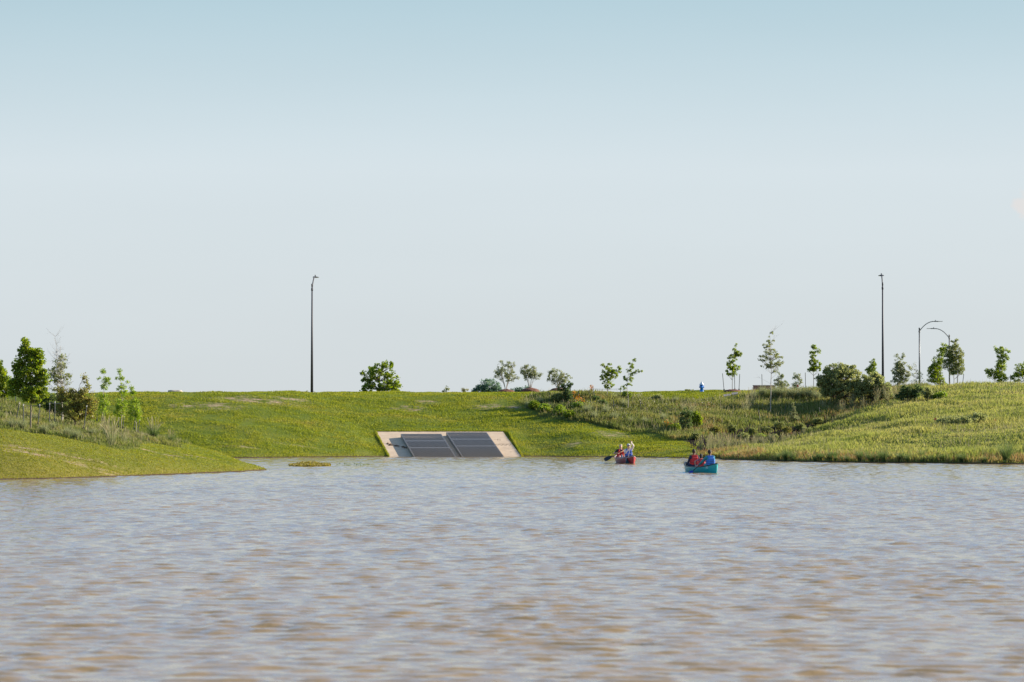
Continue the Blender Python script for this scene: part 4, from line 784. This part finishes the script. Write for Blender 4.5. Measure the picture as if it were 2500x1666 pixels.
# ---------------------------------------------------------------- canoes
def canoe(name, label, near, far, col, rimcol, endh, midh, decals):
    ax = Vector((far.x-near.x, far.y-near.y, 0)); L = ax.length; c = (near+far)/2; c.z = 0
    yaw = math.atan2(-ax.x, ax.y); r = tag(empty(name, c, yaw), label, 'canoe', 'canoes on the water')
    ns, nc = 40, 22
    def bw_(t_): return .43*max(0, 1-abs(t_)**2.3)**.85+.012
    def sh(t_): return midh+(endh-midh)*abs(t_)**3.2
    def keel(t_): return -.10+.04*abs(t_)**8
    def ring(t_, off):
        out = []; b_ = max(.008, bw_(t_)-off); k0 = keel(t_)+off; s0 = sh(t_)
        for j in range(nc+1):
            th = -math.pi/2+math.pi*j/nc; sx = math.sin(th); x_ = b_*math.copysign(abs(sx)**.72, sx) if abs(sx) > 1e-6 else 0
            out.append(Vector((x_, t_*L/2*(1-.02*(1-(j-nc/2)**2/(nc/2)**2)*(abs(t_)**4)), k0+(s0-k0)*(1-abs(math.cos(th))**1.25))))
        return out
    def shell(off):
        Vv, Ff = [], []
        for i in range(ns+1):
            t_ = math.sin((i/ns*2-1)*math.pi/2); Vv += ring(t_, off)
        for i in range(ns):
            for j in range(nc): a = i*(nc+1)+j; Ff.append((a, a+1, a+nc+2, a+nc+1))
        return Vv, Ff
    Vo, Fo = shell(0); Vi, Fi = shell(.018); n_ = len(Vo)
    mesh_np('hull', np.array([tuple(v) for v in Vo]), np.array(Fo), plain(name+'_hull', col, .3, var=.06), r, True)
    mesh_np('inner_hull', np.array([tuple(v) for v in Vi]), np.array([f[::-1] for f in Fi]), plain(name+'_inside', tuple(x_*.8+.03 for x_ in rimcol[1]), .6), r, True)
    for s in (-1, 1):
        pts = []
        for i in range(ns+1):
            t_ = math.sin((i/ns*2-1)*math.pi/2); pts.append(Vector((s*bw_(t_), t_*L/2, sh(t_)+.005)))
        MB().tube(pts, .022, 8).build('gunwale', plain(name+'_rim', rimcol[0], .45), r, True)
    for s in (-1, 1):
        mb = MB(); e = []
        for t_ in (.86, .98): e += [(-bw_(t_)*.96, s*t_*L/2, sh(t_)+.012), (bw_(t_)*.96, s*t_*L/2, sh(t_)+.012)]
        e2 = [(a, b_, z-.012) for a, b_, z in e]; mb.poly(e+e2, [(0,1,3,2), (4,6,7,5), (0,4,5,1), (2,3,7,6), (0,2,6,4), (1,5,7,3)]); mb.build('deck_plate', plain(name+'_deck', rimcol[0], .5), r)
    sm = plain(name+'_seat', (.20,.15,.10), .7)
    for y_ in (-L*.25, L*.25):
        MB().box((0, y_, .20), (bw_(y_/(L/2))*1.75, .26, .025)).bevel(.006).build('seat', sm, r)
    MB().tube([(-bw_(0)*.98, 0, midh-.02), (bw_(0)*.98, 0, midh-.02)], .02, 8).build('thwart', sm, r)
    wh = plain(name+'_mark', decals[1], .5)
    for d_, z_, w_, h_ in decals[0]:
        t_ = d_/(L/2)  # along the side that faces the camera (local -x)
        mb = MB()
        for k, (oy, oz, ww, hh_) in enumerate(((-.3, 0, .16, 1), (0, .1, .2, .8), (.3, 0, .16, 1), (0, -.28, .8, .14))):
            y_ = d_+oy*w_; rr = ring(y_/(L/2), -.004); zc_ = z_+oz*h_
            pts = sorted([v for v in rr if v.x < 0], key=lambda v: abs(v.z-zc_))[:1][0]
            ya = (y_-ww*w_/2); yb = (y_+ww*w_/2); q = []
            for yy in (ya, yb):
                for zz in (zc_-hh_*h_/2, zc_+hh_*h_/2):
                    R_ = ring(yy/(L/2), -.005); cand = [v for v in R_ if v.x < 0]; cand.sort(key=lambda v: v.z)
                    x_ = np.interp(zz, [v.z for v in cand], [v.x for v in cand]); q.append((x_, yy, zz))
            q2 = [(a+.004, b_, c_) for a, b_, c_ in q]; mb.poly(q+q2, [(0,1,3,2), (4,6,7,5), (0,4,5,1), (2,3,7,6), (0,2,6,4), (1,5,7,3)])
        mb.build('side_mark', wh, r)
    return r, c, yaw, L, ax.normalized()
def paddle(label, top, tip, shaftc, bladec, blade=.50, bw=.10, facing=None, grp='canoe paddles'):
    r = tag(empty('paddle', top), label, 'paddle', grp); d = (tip-top); L = d.length; d.normalize()
    f = (facing or Vector((0, -1, 0))); side = d.cross(f).normalized(); nrm = side.cross(d).normalized()
    MB().tube([Vector((0, 0, 0)), d*(L-blade+.04)], .0165, 8).build('shaft', plain('paddle_shaft', shaftc, .5), r, True)
    MB().tube([-side*.05, side*.05], .018, 8).build('grip', plain('paddle_grip', shaftc, .5), r, True)
    prof = [(0, .016), (.08, .03), (.2, .066), (.38, .092), (.6, .105), (.8, .108), (.93, .095), (1, .06)]
    q = []; 
    for s_ in (.007, -.007):
        for a, w_ in prof: q.append(d*(L-blade+a*blade)+side*w_*bw/.10+nrm*s_)
        for a, w_ in prof[::-1]: q.append(d*(L-blade+a*blade)-side*w_*bw/.10+nrm*s_)
    n_ = len(prof)*2; fs = [tuple(range(n_)), tuple(range(2*n_-1, n_-1, -1))]+[(k, (k+1) % n_, n_+(k+1) % n_, n_+k) for k in range(n_)]
    MB().poly(q, fs).build('blade', plain('paddle_blade', bladec, .35, var=.05), r)
    return r
def ik(S, T, hint, l1=.285, l2=.27):
    d = T-S; D = min(d.length, (l1+l2)*.995); dn = d.normalized(); T = S+dn*D
    a = (l1*l1-l2*l2+D*D)/(2*D); h = math.sqrt(max(0, l1*l1-a*a)); hp = hint-dn*hint.dot(dn); hp.normalize()
    return S+dn*a+hp*h, T
def cap(mb, p0, r0, p1, r1):
    p0, p1 = Vector(p0), Vector(p1); n = 5
    mb.tube([p0.lerp(p1, k/n) for k in range(n+1)], [r0+(r1-r0)*k/n for k in range(n+1)], 12); mb.ball(p0, r0, 12); mb.ball(p1, r1, 12)
SKIN = {}
def person(label, loc, yaw, hands, skin, hairc, vest, sleeve, bottoms, k=1.0, look=0.0, lean=0.0, hairlong=False, hat=None, glasses=False, longsleeve=True, band=None, hints=None, group=None, vest_straps=(.02,.02,.03), side=0.0):
    """a seated paddler; local +y is where the body faces; hands are world points"""
    root = tag(empty('person', loc, yaw), label, 'person', group)
    root.scale = (k, k, k); Mi = (Matrix.Translation(loc) @ Matrix.Rotation(yaw, 4, 'Z') @ Matrix.Scale(k, 4)).inverted()
    sk = plain('skin', skin, .55, var=.05)
    ch = Vector((side*.7, .02+lean*.7, .42)); nk = Vector((side, .02+lean, .60)); hc = nk+Vector((0, .02, .158)); pv = Vector((0, 0, .10))
    mb = MB()
    mb.ball(pv, (.165, .125, .12), 16); mb.ball(pv.lerp(ch, .45), (.14, .10, .15), 16); mb.ball(ch, (.165, .105, .17), 16); mb.ball(nk-Vector((0, 0, .075)), (.165, .075, .06), 16)
    cap(mb, nk-Vector((0, 0, .06)), .058, nk+Vector((0, .01, .09)), .052)
    rl = Matrix.Rotation(look, 3, 'Z')
    def hd(v): return hc+rl @ Vector(v)
    mb.ball(hc, (.076, .094, .118), 18, rl); mb.ball(hd((0, .02, -.055)), (.058, .072, .066), 14, rl)
    mb.ball(hd((0, .098, -.018)), (.013, .020, .022), 8, rl)
    for s in (-1, 1): mb.ball(hd((s*.077, -.005, -.012)), (.012, .02, .032), 8, rl)
    sh_ = {}; el = {}; wr = {}
    for s in (-1, 1):
        S = nk+Vector((s*.175, 0, -.075)); T = Mi @ hands[s] if hands.get(s) is not None else S+Vector((s*.05, .35, -.3))
        E, T = ik(S, T-(T-S).normalized()*.05, Mi.to_3x3() @ (hints[s]) if hints and s in hints else Vector((s*.6, -.3, -1)))
        sh_[s], el[s], wr[s] = S, E, T
        cap(mb, S, .054, E, .041); cap(mb, E, .041, T, .027)
        fd = (T-E).normalized(); sd = fd.cross(Vector((0, 0, 1))).normalized() if abs(fd.z) < .9 else Vector((1, 0, 0)); dn_ = fd.cross(sd).normalized()
        if dn_.z > 0: dn_ = -dn_
        pc = T+fd*.045; rotp = Matrix((sd, fd, dn_)).transposed(); mb.ball(pc, (.040, .048, .017), 12, rotp)
        for q, (off, ln) in enumerate(((-.030, .062), (-.010, .072), (.010, .068), (.030, .052))):
            a = pc+fd*.038+sd*off; b_ = a+fd*ln*.45+dn_*ln*.12; c_ = b_+fd*ln*.05+dn_*ln*.5
            cap(mb, a, .0105, b_, .0095); cap(mb, b_, .0095, c_, .0085)
        a = T+fd*.03-sd*s*.032; b_ = a-sd*s*.025+fd*.03; cap(mb, a, .012, b_, .011); cap(mb, b_, .011, b_+fd*.02+dn_*.025, .009)
    kn, an = {}, {}
    for s in (-1, 1):
        kn[s] = Vector((s*.14, .40, .16)); an[s] = Vector((s*.12, .50, -.22)); cap(mb, pv+Vector((s*.08, .03, 0)), .085, kn[s], .06); cap(mb, kn[s], .058, an[s], .038)
        cap(mb, an[s]+Vector((0, -.02, -.03)), .036, an[s]+Vector((0, .14, -.04)), .026)
    fuse('body', mb, .0105, sk, root, 3)
    # clothes
    mb = MB(); sm_ = plain('shirt_cloth', sleeve, .85, var=.08)
    mb.ball(pv.lerp(ch, .3), (.165, .125, .17), 16); mb.ball(ch, (.185, .122, .18), 16); mb.ball(nk-Vector((0, 0, .08)), (.18, .09, .065), 16)
    for s in (-1, 1):
        cap(mb, sh_[s], .068, el[s] if longsleeve else sh_[s].lerp(el[s], .6), .054)
        if longsleeve: cap(mb, el[s], .054, el[s].lerp(wr[s], .93), .036)
    fuse('shirt', mb, .014, sm_, root, 3)
    mb = MB()
    for s in (-1, 1):
        cap(mb, pv+Vector((s*.08, .03, 0)), .10, pv.lerp(kn[s], 1.0) if longsleeve else pv.lerp(kn[s], .8), .076)
        if longsleeve: cap(mb, kn[s], .074, kn[s].lerp(an[s], .9), .05)
    mb.ball(pv, (.18, .14, .125), 16); fuse('trousers' if longsleeve else 'shorts', mb, .015, plain('trouser_cloth', bottoms, .85), root, 3)
    mb = MB(); tw = ch-pv; lo = pv.lerp(ch, .22)
    mb.box(lo.lerp(ch, .55)+Vector((0, -.115, 0)), (.30, .075, .34)); mb.box(ch+Vector((0, -.11, .12)), (.24, .07, .12))
    for s in (-1, 1):
        mb.box(lo.lerp(ch, .55)+Vector((s*.09, .115, 0)), (.15, .085, .36)); mb.box(lo.lerp(ch, .45)+Vector((s*.165, 0, 0)), (.07, .20, .24))
        cap(mb, nk+Vector((s*.105, -.11, -.09)), .034, nk+Vector((s*.11, .0, -.022)), .034); cap(mb, nk+Vector((s*.11, .0, -.022)), .034, nk+Vector((s*.105, .11, -.10)), .036)
    vo = fuse('life_vest', mb, .014, plain('vest_cloth', vest, .7, var=.08), root, 5)
    for zf, nm in ((.22, 'belt'), (.62, 'belt')):
        c_ = lo.lerp(ch, zf); mb = MB(); pts = [c_+Vector((math.cos(a)*.212, math.sin(a)*.172, 0)) for a in [2*math.pi*i/20 for i in range(21)]]
        if zf > .5 and vest[0] > .3: continue
        mb.tube(pts, .014, 6, flat=.5); mb.build(nm, plain('strap', vest_straps, .7), root, True)
    # hair, hat, eyes
    hm = plain('hair', hairc, .7, var=.25, scale=30); mb = MB()
    mb.ball(hd((0, -.018, .024)), (.088, .098, .108), 18, rl)
    if hairlong: mb.ball(hd((0, -.05, -.05)), (.085, .06, .10), 14, rl); [mb.ball(hd((s*.066, -.015, -.04)), (.028, .045, .085), 10, rl) for s in (-1, 1)]
    else: mb.ball(hd((0, -.045, -.03)), (.074, .058, .065), 14, rl)
    fuse('hair', mb, .011, hm, root, 2)
    em = plain('eye', (.03,.025,.02), .3)
    for s in (-1, 1): MB().ball(hd((s*.030, .086, .006)), (.012, .008, .007), 8, rl).build('eye', em, root, True)
    MB().ball(hd((0, .089, -.062)), (.024, .008, .007), 8, rl).build('mouth', plain('lips', tuple(x_*.6 for x_ in skin), .5), root, True)
    if hat:
        mb = MB(); mb.ball(hd((0, -.01, .05)), (.096, .108, .088), 18, rl); fuse('cap', mb, .012, plain('cap_cloth', hat, .8), root, 2)
        MB().ball(hd((0, .11, .045)), (.075, .075, .009), 14, rl).build('visor', plain('visor_cloth', tuple(x_*.5 for x_ in hat), .8), root, True)
    if glasses:
        mb = MB()
        for s in (-1, 1): mb.ball(hd((s*.034, .088, .008)), (.030, .012, .020), 10, rl)
        mb.tube([hd((-.078, .01, .012)), hd((-.07, .075, .012)), hd((.07, .075, .012)), hd((.078, .01, .012))], .005, 5); mb.build('sunglasses', plain('dark_glass', (.01,.01,.012), .1), root, True)
    if band:
        pts = [hd((math.cos(a)*.089, -.012+math.sin(a)*.100, .062)) for a in [2*math.pi*i/20 for i in range(21)]]; MB().tube(pts, .013, 6).build('headband', plain('band', band, .8), root, True)
    return root
PG = None
# red canoe, coming towards the camera
nr = at(1547, 1132, 160.0); fr = at(1506, 1128, 164.3); nr.z = fr.z = 0
rc, rcc, ryaw, rL, rax = canoe('canoe', 'red canoe with two paddlers who face the camera', nr, fr, (.33,.022,.022), ((.40,.33,.32), (.40,.06,.05)), .42, .29, ([(-1.55, .22, .26, .13)], (.05,.50,.62)))
fyaw = math.atan2(rax.x, -rax.y)      # facing back along the axis
def on(near, ax_, d, z): v = near+ax_*d; v.z = z; return v
mloc = on(nr, rax, 1.30, .24); wloc = on(nr, rax, 3.45, .22)
mt_, mb_, mtip = at(1541.5, 1078.5, mloc.y-.30), at(1534.5, 1098, mloc.y-.42), at(1530.5, 1134, mloc.y-.95)
person('person in white sleeves, blue life vest and pale cap, one arm raised over a paddle', mloc, fyaw, {-1: mt_, 1: mb_}, (.55,.33,.24), (.25,.22,.2), (.05,.13,.50), (.68,.62,.60), (.04,.05,.08), 1.0, .1, .02, hat=(.50,.52,.52), glasses=True, hints={-1: Vector((1, 0, -.1)), 1: Vector((-.7, 0, -1))}, vest_straps=(.5,.45,.5), side=.02)
paddle('paddle held upright before the person in the cap, dark blade on the hull', mt_, mtip, (.62,.50,.42), (.015,.05,.06), .48, .085, Vector((.2, -1, 0)))
wt_, wb_, wtip = at(1522, 1101, wloc.y-.32), at(1507, 1108.5, wloc.y-.34), at(1475.5, 1123.5, wloc.y-.42)
person('person with blond hair and headband, red life vest, in the red canoe', wloc, fyaw, {-1: wt_, 1: wb_}, (.58,.34,.25), (.46,.37,.24), (.62,.04,.035), (.035,.03,.04), (.62,.14,.16), .97, -.08, .06, hairlong=True, band=(.75,.74,.70), longsleeve=False, hints={-1: Vector((.5, 0, -1)), 1: Vector((-.8, 0, -.6))})
paddle('paddle with wooden shaft and black blade lifted left of the red canoe', wt_+(wt_-wb_).normalized()*.06, wtip, (.60,.38,.20), (.02,.022,.032), .52, .105, Vector((.25, -1, .5)))
b = on(nr, rax, 2.6, .0)+Vector((-.10, 0, .18)); r = tag(empty('water_bottle', b), 'blue grey water bottle standing in the red canoe before the blond person', 'bottle')
MB().tube([(0,0,0),(0,0,.24),(0,0,.27)], [.038,.038,.02], 12).build('flask', plain('bottle_blue', (.10,.22,.32), .3), r, True); MB().tube([(0,0,.27),(0,0,.31)], .022, 10).build('cap', plain('bottle_cap', (.5,.5,.5), .4), r, True)
b = on(nr, rax, 2.5, .10)+Vector((.1, 0, 0)); r = tag(empty('dry_bag', b), 'dark bag stowed in the middle of the red canoe', 'bag'); mb = MB(); mb.ball((0,0,.12), (.16,.14,.16), 14); mb.build('bag_body', plain('bag_dark', (.03,.03,.06), .7), r, True); MB().tube([(-.1,0,.24),(0,0,.31),(.1,0,.24)], .012, 6).build('handle', plain('bag_strap', (.4,.4,.45), .7), r, True)
# teal canoe, paddling away
nt_ = at(1750, 1156, 132.8); ft = at(1673, 1150, 137.2); nt_.z = ft.z = 0
tcn, tcc, tyaw, tL, tax = canoe('canoe', 'teal canoe with three paddlers seen from behind', nt_, ft, (.0,.40,.42), ((.02,.03,.035), (.25,.30,.30)), .46, .27, ([(-1.62, .27, .20, .12), (.75, .13, .22, .12)], (.55,.70,.68)))
tan_ = (.42,.24,.16); brn = (.18,.09,.055)
b1 = on(nt_, tax, .80, .22); b2 = on(nt_, tax, 3.20, .22); b3 = on(nt_, tax, 2.15, .18)
ph, pb, ptip = at(1731, 1117, b1.y+.45), at(1703, 1139.5, b1.y+.30), at(1677, 1162, b1.y+.60)
person('person in blue life vest and teal long sleeves at the stern of the teal canoe', b1, tyaw, {-1: pb, 1: ph}, brn, (.02,.014,.012), (.05,.20,.62), (.05,.30,.33), (.06,.34,.38), 1.0, -1.0, .05, hints={-1: Vector((-.6, -.3, -.3)), 1: Vector((1, 0, -1))}, side=-.03)
paddle('paddle with dark shaft and blue blade dipping left of the teal canoe', ph, ptip, (.02,.02,.03), (.01,.03,.42), .40, .085, Vector((.1, -1, .6)))
person('person in red life vest at the bow of the teal canoe, back turned', b2, tyaw, {-1: at(1682, 1128, b2.y+.35), 1: at(1702, 1122, b2.y+.4)}, brn, (.045,.025,.018), (.60,.03,.03), (.04,.04,.07), (.015,.025,.07), 1.0, -.5, .03)
person('child in red life vest with dark hair sitting between the two in the teal canoe', b3, tyaw, {-1: at(1697, 1139, b3.y-.2), 1: at(1717, 1136, b3.y+.1)}, tan_, (.018,.012,.012), (.62,.04,.04), (.42,.12,.16), (.45,.15,.35), .80, -.9, .04, hairlong=True, longsleeve=False, hints={-1: Vector((-1, -.3, .1)), 1: Vector((1, 0, -1))})
b = on(nt_, tax, 3.75, .06)+Vector((-.05, 0, 0)); r = tag(empty('backpack', b), 'black backpack with pale straps at the bow of the teal canoe', 'bag')
mb = MB(); mb.box((0,0,.20), (.30,.20,.38)); mb.box((0,-.12,.14), (.22,.08,.2)); mb.bevel(.04, 3); mb.build('pack', plain('pack_black', (.02,.02,.025), .75), r, True)
for s in (-1, 1): MB().tube([(s*.09,-.12,.40),(s*.10,-.19,.30),(s*.10,-.17,.12)], .014, 6).build('strap', plain('pack_strap', (.6,.58,.55), .7), r, True)
b = on(nt_, tax, 1.45, .10)+Vector((.0, 0, 0)); tag(MB().ball((0,0,.14), (.16,.2,.13), 14).build('folded_towel', plain('towel_cyan', (.08,.50,.62), .9, bump=.5, scale=10), None, True, b), 'bright blue towel bundle in front of the stern paddler', 'towel')
print('TOTAL', len(bpy.data.objects))
